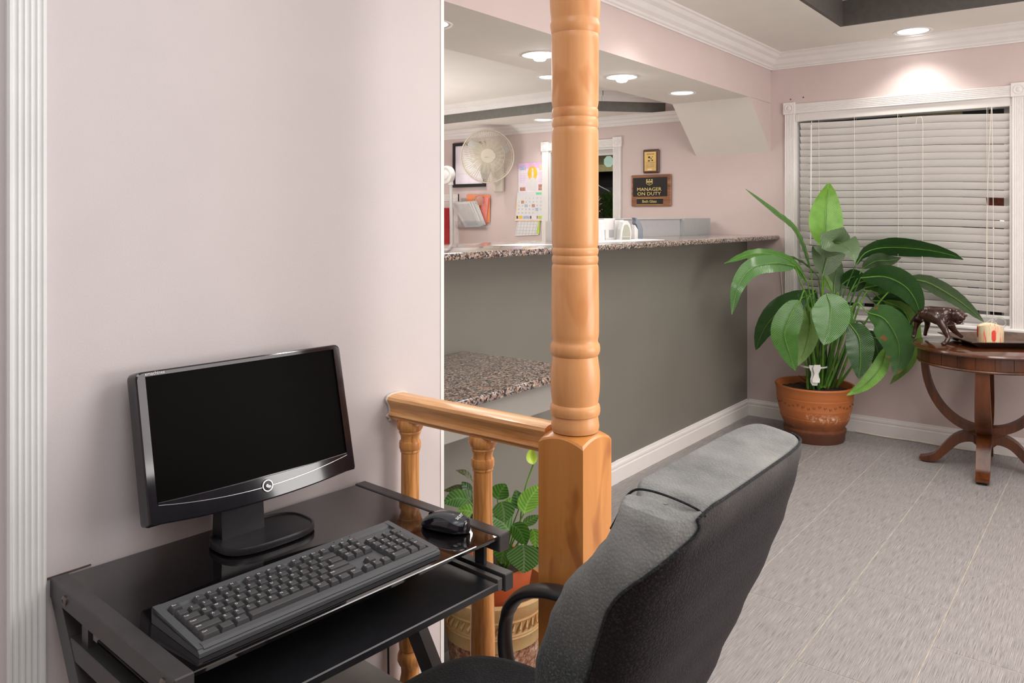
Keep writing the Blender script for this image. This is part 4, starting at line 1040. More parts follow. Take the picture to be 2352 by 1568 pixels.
# intercom-like white disc on a pole and the red box at the far left
o=thing('stand_fan','small white round headed stand fan by the far left wall','fan',(5.22,4.80,.0),WR)
bm=bm_(); rings=[[(r*math.cos(2*PI*k/32),y,1.75+r*math.sin(2*PI*k/32)) for k in range(32)] for r,y in ((.080,.03),(.083,.0),(.078,-.02),(.066,-.022),(.060,-.012),(.045,-.010),(.040,-.026),(.02,-.030),(.001,-.031))]; loft(bm,rings,False); part('head',bm,'white_plastic',o)
part('pole',tube(bm_(),[(.035,.02,1.68),(.045,.02,1.3),(.045,.02,.02)],.016,12),'light_grey',o); part('base',lathe(bm_(),[(.001,.03),(.06,.02),(.085,.0),(.001,.0)],24),'white_plastic',o,loc=(.045,.02,0))
part('collar',tube(bm_(),[(.03,.02,1.72),(.037,.02,1.66)],.024,12),'white_plastic',o)
o=thing('red_cabinet','red metal box standing at the far left behind the counter','box',(5.28,4.98,.9),WR); part('box_body',Bx(0,.12,-.03,.10,0,.56,.006),'red_box',o,0); part('latch',Bx(.03,.06,-.038,-.03,.15,.20),'black',o,0); part('pedestal',Bx(0,.12,-.02,.09,-.9,0),'grey_mid',o,0)
# wall pocket with papers
o=onwall('document_holder','clear wall pocket full of papers below the fan','document holder',4.78,1.31)
part('pocket_back',Bx(0,.34,-.006,-.002,.0,.24),'clear_plastic',o,0)
def sheet(pts,y0,y1,mat,nm_='paper_sheet',dy=.0015,lb=None):
    # leaning sheet: bottom at y0, top at y1 towards the room
    bm=bm_(); A=[(x,(y0+(y1-y0)*z/.25),z) for x,z in pts]
    V1=[bm.verts.new(p) for p in A]; V2=[bm.verts.new((p[0],p[1]+dy,p[2])) for p in A]
    bm.faces.new(V1); bm.faces.new(V2[::-1])
    for i in range(len(A)): bm.faces.new((V1[i],V2[i],V2[(i+1)%len(A)],V1[(i+1)%len(A)]))
    bmesh.ops.recalc_face_normals(bm,faces=bm.faces); return part(nm_,bm,mat,o,0,label=lb)
sheet([(.06,.0),(.34,.02),(.35,.26),(.08,.27)],-.008,-.02,'orange_card','folder',lb='orange folder at the back')
sheet([(.22,.0),(.30,.0),(.345,.24),(.26,.24)],-.012,-.03,'salmon_card','folder',lb='salmon pink folder')
sheet([(.12,-.01),(.31,.0),(.24,.21),(.01,.20)],-.03,-.075,'paper')
sheet([(.09,-.02),(.28,-.01),(.20,.20),(-.02,.19)],-.034,-.095,'paper')
sheet([(.07,-.025),(.25,-.02),(.18,.205),(-.04,.195)],-.036,-.11,'paper')
sheet([(.10,-.01),(.235,-.005),(.17,.185),(-.005,.18)],-.0385,-.115,'paper_grey','printed_block',.001)
part('crumpled_bag',(lambda b:(bmesh.ops.create_icosphere(b,subdivisions=3,radius=.042),[setattr(v,'co',v.co*(1+.18*math.sin(v.co.x*150)*math.cos(v.co.z*130)))for v in b.verts],b)[2])(bm_()),'clear_plastic',o,50,loc=(.26,-.06,.215))
part('pocket_front',prism(bm_(),[(-.060,.03),(-.058,.03),(-.030,-.03),(-.002,-.03),(-.002,-.032),(-.032,-.032)],'X',-.03,.31),'clear_plastic',o,0)
# ------------------------------------------------------------------ things on the high countertop
CZ=1.2528
def oncounter(name,label,cat,x,y,rz=0,group=None): return thing(name,label,cat,(x,y,CZ),rz,group)
VR=R(-52)  # roughly facing the lobby
def ray_at(x,D): 
    return None
o=oncounter('desk_divider','long pale grey plastic divider box at the back of the countertop','desk organiser',3.66,2.405,R(-.0))
bm=bm_(); prism(bm,[(0,0),(1.28,0),(1.28,.118),(.03,.118),(0,.10)],'Y',0,.012); part('long_panel',bm,'grey_panel',o,0)
part('top_lip',Bx(.03,1.28,-.012,.012,.112,.118),'light_grey',o,0)
part('end_box',Bx(1.281,1.70,-.03,.012,-.0,.116),'grey_mid',o,0,label='darker grey square end panel')
o=oncounter('file_tray','small grey upright file tray beside the wooden post','desk organiser',3.40,2.36)
bm=bm_(); box(bm,0,.012,0,.06,0,.102); box(bm,.012,.17,.05,.06,0,.102); box(bm,.012,.17,.0,.05,.048,.053); box(bm,.012,.17,0,.05,0,.004); part('tray_body',bm,'grey_mid',o,0); part('side_edge',Bx(-.003,0,-.002,.06,0,.104),'white_plastic',o,0)
o=oncounter('notice_card','white printed list sheet standing left on the counter','paper',3.545,2.25,R(-37))
part('sheet',prism(bm_(),[(-.002,.0),(.0,.0),(.018,.112),(.016,.112)],'X',0,.092),'paper',o,0)
for k in range(11): part('printed_line',prism(bm_(),[(.0003+.0145*(.012+.008*k)/.1-.0025,.012+.0080*k),(.0006+.0145*(.012+.008*k)/.1-.0015,.012+.0080*k),(.0006+.0145*(.0155+.008*k)/.1-.0015,.0145+.008*k),(.0003+.0145*(.0155+.008*k)/.1-.0025,.0145+.008*k)],'X',.012,.082),'light_grey',o,0)
o=oncounter('card_holder','stepped white card and leaflet holder on the counter','card holder',3.72,2.25,R(-37))
part('back_card',Bx(.0,.065,.028,.031,.055,.118),'paper',o,0); part('back_card',Bx(.060,.112,.020,.023,.0,.110),'paper',o,0); part('tray',Bx(.0,.125,.0,.045,0,.012),'white_plastic',o,0); part('front_card',Bx(.005,.025,.016,.019,.012,.055),'paper',o,0); part('step_card',Bx(.09,.122,.012,.015,.012,.072),'paper',o,0)
part('pen',tube(bm_(),[(.085,.004,.03),(.135,.002,.03)],.004,8),'white_plastic',o)
o=oncounter('speaker_stand','rounded khaki grey upright stand on the counter between white cards','stand',3.755,2.15,R(-37))
pr=[(-.032,0),(.036,0),(.040,.045),(.032,.085),(.018,.104),(.0,.106),(-.014,.098),(-.026,.06)]
part('shell',prism(bm_(),pr,'Y',0,.05,bev=.004),'light_grey',o,0); part('recess',prism(bm_(),[(x*.66+.0035,z*.80+.0) for x,z in pr],'Y',-.0016,.001),'khaki_grey',o,0); part('recess_lip',Bx(-.016,.026,-.004,-.0016,.018,.021),'light_grey',o,0)
o=oncounter('leaflet_holder','blue grey curved leaflet holder on the counter right of the cards','leaflet holder',4.0,2.22,R(-40))
part('curved_shell',prism(bm_(),[(.012,0),(.042,0),(.042,.050),(.036,.078),(.022,.102),(.004,.120),(-.008,.122),(-.002,.108),(-.006,.090),(.004,.080),(.012,.055)],'Y',0,.05,bev=.002),'slate_plastic',o,20)
part('inner_card',prism(bm_(),[(-.008,0),(.0115,0),(.0115,.054),(-.006,.080),(-.010,.08)],'Y',-.001,.045),'paper',o,0)
o=tag(part('paper_sheet',prism(bm_(),[(0,0),(.70,-.02),(.74,.16),(.04,.20)],'Z',0,.003),'paper',loc=(3.22,2.02,CZ)),'large white papers spread flat on the counter right of the post','paper')
tag(part('paper_sheet',prism(bm_(),[(0,0),(.26,.01),(.25,.19),(-.02,.17)],'Z',0,.0015),'paper',loc=(2.72,2.06,CZ)),'single white sheet flat on the counter left of the post','paper')
# ------------------------------------------------------------------ leaves
VIEW=Vector((-.79,-.61,.12)).normalized()
def leaf_bm(mid,w,phi,fold,rows=22,cols=8,ruf=1.0):
    pts=catmull(mid,rows); bm=bm_(); uvl=bm.loops.layers.uv.new('UVMap')
    L=[0.0]
    for a,b_ in zip(pts[:-1],pts[1:]): L.append(L[-1]+(b_-a).length)
    tot=L[-1] or 1; V=[]; UV={}
    for i,p in enumerate(pts):
        a=pts[max(0,i-1)]; c_=pts[min(rows,i+1)]; t=(c_-a).normalized()
        s=t.cross(VIEW); s=s.normalized() if s.length>1e-5 else Vector((0,0,1))
        s=(Matrix.Rotation(R(phi),3,t)@s); n=s.cross(t)
        u=L[i]/tot
        hw=w/2*(math.sin(PI*min(1,u**.80))**.72 if 0<u<1 else 0)*(1-.15*u)
        hw=max(hw,.0015)
        row=[]
        for j in range(cols+1):
            q=-1+2*j/cols
            off=-fold*hw*(1-abs(q))*1.0 + ruf*(.0022*math.sin(L[i]*120+ (3 if q>0 else 0))*abs(q)**2) - .25*fold*hw*q*q
            v=bm.verts.new(p+s*(q*hw)+n*(off)); UV[v]=(q*hw,L[i]); row.append(v)
        V.append(row)
    for a,b_ in zip(V[:-1],V[1:]):
        for j in range(cols):
            f=bm.faces.new((a[j],a[j+1],b_[j+1],b_[j]))
            for lp in f.loops: lp[uvl].uv=UV[lp.vert]
    return bm
def rel(pts,o): return [tuple(a-b_ for a,b_ in zip(p,o)) for p in pts]
LM={'b':'leaf_b','m':'leaf_m','d':'leaf_d','g':'leaf_g','s':'leaf_s','l':'leaf_l','w':'leaf_w','o':'leaf_o'}
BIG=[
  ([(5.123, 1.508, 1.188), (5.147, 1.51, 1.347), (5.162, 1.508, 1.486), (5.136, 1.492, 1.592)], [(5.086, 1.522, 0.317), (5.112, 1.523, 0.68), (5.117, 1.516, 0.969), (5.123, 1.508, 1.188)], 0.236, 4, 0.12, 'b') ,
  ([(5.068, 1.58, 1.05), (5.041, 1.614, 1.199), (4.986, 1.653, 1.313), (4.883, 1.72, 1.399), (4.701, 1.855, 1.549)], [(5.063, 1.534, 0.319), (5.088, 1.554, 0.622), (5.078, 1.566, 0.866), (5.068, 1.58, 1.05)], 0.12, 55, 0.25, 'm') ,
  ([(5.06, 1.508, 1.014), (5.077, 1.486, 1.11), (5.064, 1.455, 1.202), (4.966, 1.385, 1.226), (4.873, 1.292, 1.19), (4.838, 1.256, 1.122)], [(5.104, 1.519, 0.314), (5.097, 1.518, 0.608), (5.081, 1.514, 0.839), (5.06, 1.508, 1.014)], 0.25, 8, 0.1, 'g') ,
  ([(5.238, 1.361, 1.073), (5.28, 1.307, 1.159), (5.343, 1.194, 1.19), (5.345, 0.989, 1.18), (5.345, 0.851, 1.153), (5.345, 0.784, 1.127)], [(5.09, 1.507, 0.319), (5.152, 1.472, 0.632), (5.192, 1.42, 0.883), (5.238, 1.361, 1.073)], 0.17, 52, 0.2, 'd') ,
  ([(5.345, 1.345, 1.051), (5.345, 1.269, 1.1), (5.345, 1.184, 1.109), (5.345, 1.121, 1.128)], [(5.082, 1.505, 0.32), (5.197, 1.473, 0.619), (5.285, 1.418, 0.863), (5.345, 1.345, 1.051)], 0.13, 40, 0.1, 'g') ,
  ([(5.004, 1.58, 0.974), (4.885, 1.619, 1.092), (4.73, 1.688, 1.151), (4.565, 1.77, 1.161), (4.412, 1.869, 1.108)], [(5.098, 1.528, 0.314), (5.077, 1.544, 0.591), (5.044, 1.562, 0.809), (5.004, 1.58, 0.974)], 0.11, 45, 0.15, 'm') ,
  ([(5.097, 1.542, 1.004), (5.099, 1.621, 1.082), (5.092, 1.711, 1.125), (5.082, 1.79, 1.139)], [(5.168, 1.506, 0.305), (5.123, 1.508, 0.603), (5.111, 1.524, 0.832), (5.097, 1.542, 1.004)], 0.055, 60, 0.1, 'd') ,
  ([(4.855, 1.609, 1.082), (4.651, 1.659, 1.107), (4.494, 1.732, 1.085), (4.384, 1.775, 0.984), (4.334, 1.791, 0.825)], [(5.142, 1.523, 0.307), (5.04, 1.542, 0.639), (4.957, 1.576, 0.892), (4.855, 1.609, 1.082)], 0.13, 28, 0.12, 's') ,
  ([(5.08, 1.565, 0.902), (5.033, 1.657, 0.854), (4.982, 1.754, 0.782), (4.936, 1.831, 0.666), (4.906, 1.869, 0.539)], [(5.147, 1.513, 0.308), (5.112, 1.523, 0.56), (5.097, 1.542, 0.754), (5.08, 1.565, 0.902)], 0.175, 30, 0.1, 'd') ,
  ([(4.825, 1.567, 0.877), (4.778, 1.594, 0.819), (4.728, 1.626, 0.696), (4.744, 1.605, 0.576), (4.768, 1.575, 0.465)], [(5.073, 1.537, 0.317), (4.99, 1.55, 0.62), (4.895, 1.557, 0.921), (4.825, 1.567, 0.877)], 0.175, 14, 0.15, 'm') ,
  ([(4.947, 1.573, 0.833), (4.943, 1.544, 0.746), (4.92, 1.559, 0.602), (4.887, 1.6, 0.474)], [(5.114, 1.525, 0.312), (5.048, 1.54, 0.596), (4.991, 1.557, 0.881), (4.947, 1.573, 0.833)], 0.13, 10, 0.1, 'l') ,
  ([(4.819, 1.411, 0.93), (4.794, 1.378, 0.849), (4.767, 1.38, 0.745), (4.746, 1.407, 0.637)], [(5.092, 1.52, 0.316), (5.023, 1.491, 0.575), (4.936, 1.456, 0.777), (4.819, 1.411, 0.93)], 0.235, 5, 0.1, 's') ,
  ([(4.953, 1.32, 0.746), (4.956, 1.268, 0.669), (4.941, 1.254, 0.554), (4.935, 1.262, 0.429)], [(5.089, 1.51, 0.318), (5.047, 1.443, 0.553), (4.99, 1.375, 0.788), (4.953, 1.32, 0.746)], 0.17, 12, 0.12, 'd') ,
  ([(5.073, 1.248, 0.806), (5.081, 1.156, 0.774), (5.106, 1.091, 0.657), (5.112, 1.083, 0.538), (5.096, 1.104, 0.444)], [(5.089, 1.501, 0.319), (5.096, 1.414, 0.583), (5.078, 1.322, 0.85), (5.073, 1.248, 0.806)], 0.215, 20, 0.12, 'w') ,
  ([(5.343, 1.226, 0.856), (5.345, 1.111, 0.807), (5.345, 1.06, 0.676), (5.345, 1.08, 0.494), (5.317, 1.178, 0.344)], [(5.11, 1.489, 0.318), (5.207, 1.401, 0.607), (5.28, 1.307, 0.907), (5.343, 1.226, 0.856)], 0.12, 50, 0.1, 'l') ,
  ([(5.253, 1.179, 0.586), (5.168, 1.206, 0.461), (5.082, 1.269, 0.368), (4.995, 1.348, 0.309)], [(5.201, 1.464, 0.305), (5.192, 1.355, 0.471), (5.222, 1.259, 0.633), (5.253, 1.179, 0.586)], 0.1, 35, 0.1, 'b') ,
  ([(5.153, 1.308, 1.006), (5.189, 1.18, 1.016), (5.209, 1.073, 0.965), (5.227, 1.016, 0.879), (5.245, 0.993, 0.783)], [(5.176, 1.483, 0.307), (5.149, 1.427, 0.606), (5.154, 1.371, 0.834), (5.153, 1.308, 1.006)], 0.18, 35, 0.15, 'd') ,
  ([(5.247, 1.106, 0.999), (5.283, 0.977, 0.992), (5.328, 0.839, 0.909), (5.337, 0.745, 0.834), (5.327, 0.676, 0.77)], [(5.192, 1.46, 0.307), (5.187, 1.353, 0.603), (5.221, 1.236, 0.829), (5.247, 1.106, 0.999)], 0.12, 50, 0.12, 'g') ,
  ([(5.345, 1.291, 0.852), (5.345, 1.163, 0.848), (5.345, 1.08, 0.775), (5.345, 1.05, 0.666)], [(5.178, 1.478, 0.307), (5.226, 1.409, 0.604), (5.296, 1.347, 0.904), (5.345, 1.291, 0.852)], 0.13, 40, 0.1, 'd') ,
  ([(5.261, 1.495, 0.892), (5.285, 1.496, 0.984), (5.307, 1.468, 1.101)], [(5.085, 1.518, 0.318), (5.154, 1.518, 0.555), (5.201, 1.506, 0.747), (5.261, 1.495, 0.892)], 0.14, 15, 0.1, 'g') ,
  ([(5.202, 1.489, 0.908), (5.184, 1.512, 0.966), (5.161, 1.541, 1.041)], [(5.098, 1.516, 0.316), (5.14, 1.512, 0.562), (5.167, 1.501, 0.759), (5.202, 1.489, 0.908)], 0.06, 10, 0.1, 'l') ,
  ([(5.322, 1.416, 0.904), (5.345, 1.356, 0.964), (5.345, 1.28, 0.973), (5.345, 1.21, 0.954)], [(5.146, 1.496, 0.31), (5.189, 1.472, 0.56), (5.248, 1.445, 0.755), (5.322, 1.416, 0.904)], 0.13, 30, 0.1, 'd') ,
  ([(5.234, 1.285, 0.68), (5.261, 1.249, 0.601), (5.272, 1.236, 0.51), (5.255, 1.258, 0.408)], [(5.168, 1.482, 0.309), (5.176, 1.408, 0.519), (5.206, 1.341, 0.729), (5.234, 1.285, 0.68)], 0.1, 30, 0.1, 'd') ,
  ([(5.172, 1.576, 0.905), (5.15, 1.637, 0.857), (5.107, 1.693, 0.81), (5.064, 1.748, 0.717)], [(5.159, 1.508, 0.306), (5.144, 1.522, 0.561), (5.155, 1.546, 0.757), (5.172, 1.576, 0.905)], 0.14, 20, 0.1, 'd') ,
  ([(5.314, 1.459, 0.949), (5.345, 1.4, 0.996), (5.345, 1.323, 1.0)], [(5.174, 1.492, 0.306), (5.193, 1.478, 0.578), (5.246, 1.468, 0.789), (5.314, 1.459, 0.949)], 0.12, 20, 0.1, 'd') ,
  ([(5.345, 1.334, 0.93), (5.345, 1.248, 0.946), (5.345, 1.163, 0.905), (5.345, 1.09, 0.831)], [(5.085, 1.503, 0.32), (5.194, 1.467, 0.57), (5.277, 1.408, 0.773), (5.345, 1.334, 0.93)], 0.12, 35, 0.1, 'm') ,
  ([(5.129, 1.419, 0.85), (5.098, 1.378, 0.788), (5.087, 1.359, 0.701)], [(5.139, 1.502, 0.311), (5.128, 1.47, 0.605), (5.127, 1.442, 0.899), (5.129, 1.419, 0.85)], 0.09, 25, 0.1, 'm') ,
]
SMALL=[
   ([(1.852, 1.496, 0.535), (1.857, 1.489, 0.557), (1.867, 1.476, 0.582)], [(1.862, 1.483, 0.322), (1.858, 1.488, 0.45), (1.852, 1.496, 0.535)], 0.045, 8, 0.1, 'm') ,
   ([(1.796, 1.438, 0.557), (1.8, 1.431, 0.53), (1.802, 1.43, 0.499)], [(1.863, 1.482, 0.322), (1.836, 1.464, 0.458), (1.796, 1.438, 0.557)], 0.052, 5, 0.1, 's') ,
   ([(1.875, 1.433, 0.514), (1.873, 1.435, 0.544), (1.869, 1.441, 0.571)], [(1.866, 1.478, 0.322), (1.869, 1.46, 0.436), (1.875, 1.433, 0.514)], 0.032, 10, 0.1, 's') ,
   ([(1.869, 1.409, 0.508), (1.878, 1.397, 0.547), (1.898, 1.371, 0.593)], [(1.867, 1.476, 0.322), (1.867, 1.45, 0.431), (1.869, 1.409, 0.508)], 0.05, 15, 0.1, 'b') ,
   ([(1.81, 1.419, 0.475), (1.796, 1.438, 0.501), (1.778, 1.46, 0.512)], [(1.864, 1.48, 0.322), (1.842, 1.456, 0.408), (1.81, 1.419, 0.475)], 0.046, 20, 0.1, 's') ,
   ([(1.831, 1.425, 0.482), (1.845, 1.407, 0.463), (1.855, 1.393, 0.421)], [(1.865, 1.479, 0.322), (1.851, 1.458, 0.414), (1.831, 1.425, 0.482)], 0.045, 15, 0.1, 'm') ,
   ([(1.819, 1.375, 0.442), (1.821, 1.373, 0.406), (1.82, 1.374, 0.36)], [(1.867, 1.477, 0.322), (1.847, 1.436, 0.387), (1.819, 1.375, 0.442)], 0.078, 4, 0.08, 's') ,
   ([(1.804, 1.427, 0.444), (1.799, 1.433, 0.413), (1.796, 1.438, 0.377)], [(1.863, 1.481, 0.322), (1.84, 1.459, 0.389), (1.804, 1.427, 0.444)], 0.048, 12, 0.1, 'm') ,
   ([(1.883, 1.423, 0.468), (1.897, 1.405, 0.48), (1.911, 1.386, 0.496)], [(1.867, 1.477, 0.322), (1.873, 1.455, 0.408), (1.883, 1.423, 0.468)], 0.034, 35, 0.1, 'm') ,
   ([(1.875, 1.384, 0.467), (1.88, 1.378, 0.448), (1.881, 1.377, 0.412)], [(1.868, 1.474, 0.322), (1.871, 1.439, 0.406), (1.875, 1.384, 0.467)], 0.03, 15, 0.1, 'b') ,
   ([(1.82, 1.569, 0.548), (1.796, 1.6, 0.56), (1.768, 1.636, 0.555)], [(1.857, 1.489, 0.322), (1.843, 1.52, 0.459), (1.82, 1.569, 0.548)], 0.022, 35, 0.1, 'o') ,
   ([(1.768, 1.538, 0.549), (1.746, 1.566, 0.553), (1.723, 1.596, 0.54)], [(1.857, 1.49, 0.322), (1.822, 1.508, 0.456), (1.768, 1.538, 0.549)], 0.04, 20, 0.1, 'm') ,
   ([(1.808, 1.552, 0.531), (1.793, 1.571, 0.547), (1.779, 1.589, 0.557)], [(1.858, 1.488, 0.322), (1.839, 1.513, 0.447), (1.808, 1.552, 0.531)], 0.03, 20, 0.1, 'g') ,
   ([(1.792, 1.54, 0.504), (1.778, 1.558, 0.51), (1.764, 1.577, 0.508)], [(1.857, 1.488, 0.322), (1.832, 1.508, 0.43), (1.792, 1.54, 0.504)], 0.03, 20, 0.1, 'b') ,
   ([(1.82, 1.569, 0.589), (1.808, 1.584, 0.608), (1.791, 1.607, 0.616)], [(1.857, 1.489, 0.322), (1.843, 1.52, 0.483), (1.82, 1.569, 0.589)], 0.014, 30, 0.1, 'o') ,
   ([(1.82, 1.569, 0.554), (1.81, 1.582, 0.565), (1.802, 1.593, 0.581)], [(1.857, 1.489, 0.322), (1.843, 1.52, 0.463), (1.82, 1.569, 0.554)], 0.024, 25, 0.1, 'd') ,
   ([(1.811, 1.548, 0.5), (1.821, 1.536, 0.529), (1.833, 1.52, 0.549)], [(1.858, 1.488, 0.322), (1.84, 1.511, 0.429), (1.811, 1.548, 0.5)], 0.04, 20, 0.1, 'm') ,
   ([(1.849, 1.548, 0.44), (1.839, 1.561, 0.465), (1.834, 1.568, 0.498)], [(1.859, 1.486, 0.322), (1.856, 1.51, 0.395), (1.849, 1.548, 0.44)], 0.04, 20, 0.1, 'd') ,
   ([(1.92, 1.49, 0.47), (1.91, 1.502, 0.499), (1.923, 1.486, 0.527)], [(1.865, 1.479, 0.322), (1.887, 1.484, 0.414), (1.92, 1.49, 0.47)], 0.03, 25, 0.1, 'b') ,
   ([(1.812, 1.482, 0.464), (1.817, 1.475, 0.436), (1.815, 1.478, 0.396)], [(1.861, 1.484, 0.322), (1.842, 1.483, 0.404), (1.812, 1.482, 0.464)], 0.04, 20, 0.1, 'm') ,
   ([(1.91, 1.421, 0.395), (1.92, 1.408, 0.375), (1.923, 1.405, 0.339)], [(1.868, 1.475, 0.322), (1.884, 1.454, 0.366), (1.91, 1.421, 0.395)], 0.035, 25, 0.1, 'd') ,
]
SPATHE= [(1.918, 1.411, 0.64), (1.915, 1.415, 0.667), (1.917, 1.413, 0.689)]
FSTEM= [(1.885, 1.452, 0.326), (1.895, 1.44, 0.488), (1.903, 1.43, 0.569), (1.918, 1.411, 0.64)]
TIGER={
   'rump': ((4.997, 0.938, 0.846), 0.034) ,
   'back': ((4.978, 0.88, 0.832), 0.036) ,
   'chest': ((4.946, 0.825, 0.823), 0.04) ,
   'neck': ((4.938, 0.786, 0.846), 0.041) ,
   'head': ((4.918, 0.746, 0.844), 0.037) ,
   'muz': ((4.902, 0.718, 0.845), 0.022) ,
   'hipN': ((4.986, 0.935, 0.816), 0.028) ,
   'kneeN': ((4.992, 0.96, 0.785), 0.02) ,
   'hockN': ((5.018, 0.977, 0.738), 0.012) ,
   'footN': ((5.018, 0.985, 0.694), 0.012) ,
   'toeN': ((5.006, 0.991, 0.689), 0.01) ,
   'hipF': ((5.046, 0.923, 0.805), 0.024) ,
   'kneeF': ((5.083, 0.925, 0.761), 0.016) ,
   'hockF': ((5.098, 0.938, 0.72), 0.011) ,
   'footF': ((5.107, 0.944, 0.69), 0.011) ,
   'shN': ((4.905, 0.828, 0.799), 0.028) ,
   'elN': ((4.896, 0.806, 0.763), 0.019) ,
   'wrN': ((4.897, 0.789, 0.718), 0.013) ,
   'ftN': ((4.876, 0.801, 0.688), 0.013) ,
   'toN': ((4.857, 0.817, 0.688), 0.012) ,
   'shF': ((4.981, 0.795, 0.782), 0.024) ,
   'elF': ((4.998, 0.773, 0.743), 0.015) ,
   'wrF': ((5.027, 0.753, 0.722), 0.012) ,
   'ftF': ((5.037, 0.74, 0.708), 0.012) ,
   'jaw': ((4.924, 0.739, 0.793), 0.017) ,
   'jaw0': ((4.928, 0.749, 0.814), 0.024) ,
   'tail0': ((5.033, 0.957, 0.839), 0.012) ,
   'tail1': ((5.12, 1.008, 0.782), 0.008) ,
   'tail2': ((5.151, 1.034, 0.733), 0.007) ,
}
TRAY= [(5.116, 0.883), (4.804, 0.665), (5.01, 0.368), (5.25, 0.287), (5.342, 0.412), (5.345, 0.612)]
CANDLE= (5.056, 0.635, 0.696)
# big potted plant in the corner
PO=(5.082,1.561,0)
pl=thing('potted_plant','large peace lily in a weathered terracotta pot by the window','plant',PO)
pp=[(.001,.0),(.170,.0),(.176,.010),(.178,.045),(.184,.058),(.186,.072),(.172,.082),(.172,.086),(.190,.110),(.205,.145),(.2055,.150),(.204,.152),(.216,.20),(.2165,.206),(.2150,.209),(.226,.262),(.2265,.267),(.2245,.270),(.228,.290),(.2275,.296),(.232,.322),(.236,.332),(.232,.342),(.220,.340),(.214,.325),(.205,.27),(.001,.268)]
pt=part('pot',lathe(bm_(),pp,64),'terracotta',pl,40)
for k in range(44):
    a=2*PI*k/44; r=.2215; z=.236+.008*math.sin(k*PI/2)
    rr0=part('stamped_ring',torus(bm_(),(0,0,0),.0062,.0012,'X',12,5),'terracotta',pt,60,loc=((r+ (z-.236)*.2)*math.cos(a),(r+(z-.236)*.2)*math.sin(a),z),rot=(0,R(-12),a))
bm=lathe(bm_(),[(.001,.312),(.10,.308),(.212,.300)],40)
for v in bm.verts: v.co.z+=.006*math.sin(v.co.x*70)*math.cos(v.co.y*60)
part('soil',bm,'soil',pl)
for mid,stk,w_,phi,fold,mt in BIG:
    l_=part('leaf',leaf_bm(rel(mid,PO),w_,phi,fold),LM[mt],pl,60)
    s_=catmull(rel(stk,PO),16); part('leaf_stalk',tube(bm_(),s_,[.0085-.0050*i/16 for i in range(17)],7),'stalk_green' if mt!='d' else 'stalk_dark',l_)
    md=catmull(rel(mid,PO),16)[:-2]; part('midrib',tube(bm_(),[p+VIEW*.0006 for p in md],[.0034*(1-i/16.) +.0006 for i in range(len(md))],6),'stalk_green',l_)
rnd=random.Random(11)
for k in range(16):
    a=rnd.uniform(0,2*PI); r=rnd.uniform(.02,.07); q=rnd.uniform(.4,.62); e=Vector((math.cos(a)*(r+.12),math.sin(a)*(r+.12)*1.0,.30+q))
    part('stalk',tube(bm_(),catmull([(math.cos(a)*r*.8,math.sin(a)*r*.8,.305),(math.cos(a)*r*1.1,math.sin(a)*r*1.1,.48),tuple(e)],10),[.009-.0005*i for i in range(11)],7),'stalk_green' if k%2 else 'stalk_dark',pl)
for k in range(7):
    a=rnd.uniform(0,2*PI); r=rnd.uniform(.05,.14)
    part('dead_stalk',tube(bm_(),[(math.cos(a)*r,math.sin(a)*r,.308),(math.cos(a+.5)*(r+.05),math.sin(a+.5)*(r+.05),.33+.06*(k%3)/2)],[.005,.002],5),'dead_leaf',pl)
bm=bm_(); rings=[[(.105*s*math.cos(t)-.0,.085*s*math.sin(t),.455+h_) for t in [2*PI*k/30 for k in range(30)]] for s,h_ in ((1,-.005),(1,.005))]; loft(bm,rings,False); part('tie_band',bm,'ribbon',pl)
for j,(a,b_) in enumerate((((-.095,-.045,.475),(-.118,-.045,.37)),((-.10,-.02,.47),(-.112,-.035,.35)))):
    bm=bm_(); rows=[]
    for i in range(7):
        u=i/6; p=Vector(a).lerp(Vector(b_),u); s=Vector((-.55,.8,0)).normalized()*(.018+.006*math.sin(9*u+j)); rows.append([p-s+VIEW*.004*math.sin(7*u),p+VIEW*.008*math.cos(6*u+j),p+s])
    loft(bm,rows,False,False); part('ribbon',bm,'ribbon',pl)
# small plant inside a large ornate planter behind the railing
PQ=(1.845,1.505,0)
sp=thing('planter','small peace lily in terracotta pot set inside a tan clay planter','plant',PQ)
oc_=part('outer_planter',lathe(bm_(),[(.001,.0),(.118,.0),(.125,.02),(.140,.145),(.1405,.15)],48),'rough_clay',sp,40,label='crumbling stony lower part of the planter')
part('planter_wall',lathe(bm_(),[(.1425,.150),(.146,.185),(.149,.188),(.147,.192),(.1485,.196),(.146,.200),(.1475,.232),(.150,.235),(.148,.240),(.155,.252),(.163,.270),(.166,.284),(.160,.292),(.150,.288),(.146,.27),(.130,.20),(.001,.19)],56),'ornate_clay',sp,40)
for k in range(44):
    a=2*PI*k/44
    for q in (0,1):
        part('braid_strand',tube(bm_(),[(.1485*math.cos(a+.035*(1-2*q)*0),.1485*math.sin(a),.200+.003),( .1535*math.cos(a+.05),.1535*math.sin(a+.05),.216),(.1485*math.cos(a+.10),.1485*math.sin(a+.10),.231)],[.002,.0045,.002],5),'ornate_clay',sp) if q==0 else None
part('inner_pot',lathe(bm_(),[(.001,.20),(.095,.20),(.110,.30),(.118,.345),(.118,.356),(.108,.356),(.104,.33),(.001,.328)],40),'inner_terracotta',sp,40)
part('soil',lathe(bm_(),[(.001,.338),(.104,.333)],24),'soil',sp)
for mid,stk,w_,phi,fold,mt in SMALL:
    l_=part('leaf',leaf_bm(rel(mid,PQ),w_*1.38,phi,fold,14,6,.4),LM[mt],sp,60)
    part('leaf_stalk',tube(bm_(),catmull(rel(stk,PQ),12),[.0030-.0012*i/12 for i in range(13)],6),'stalk_green' if mt!='d' else 'stalk_dark',l_)
st_=part('flower_stem',tube(bm_(),catmull(rel(FSTEM,PQ),18),.0024,6),'stalk_green',sp)
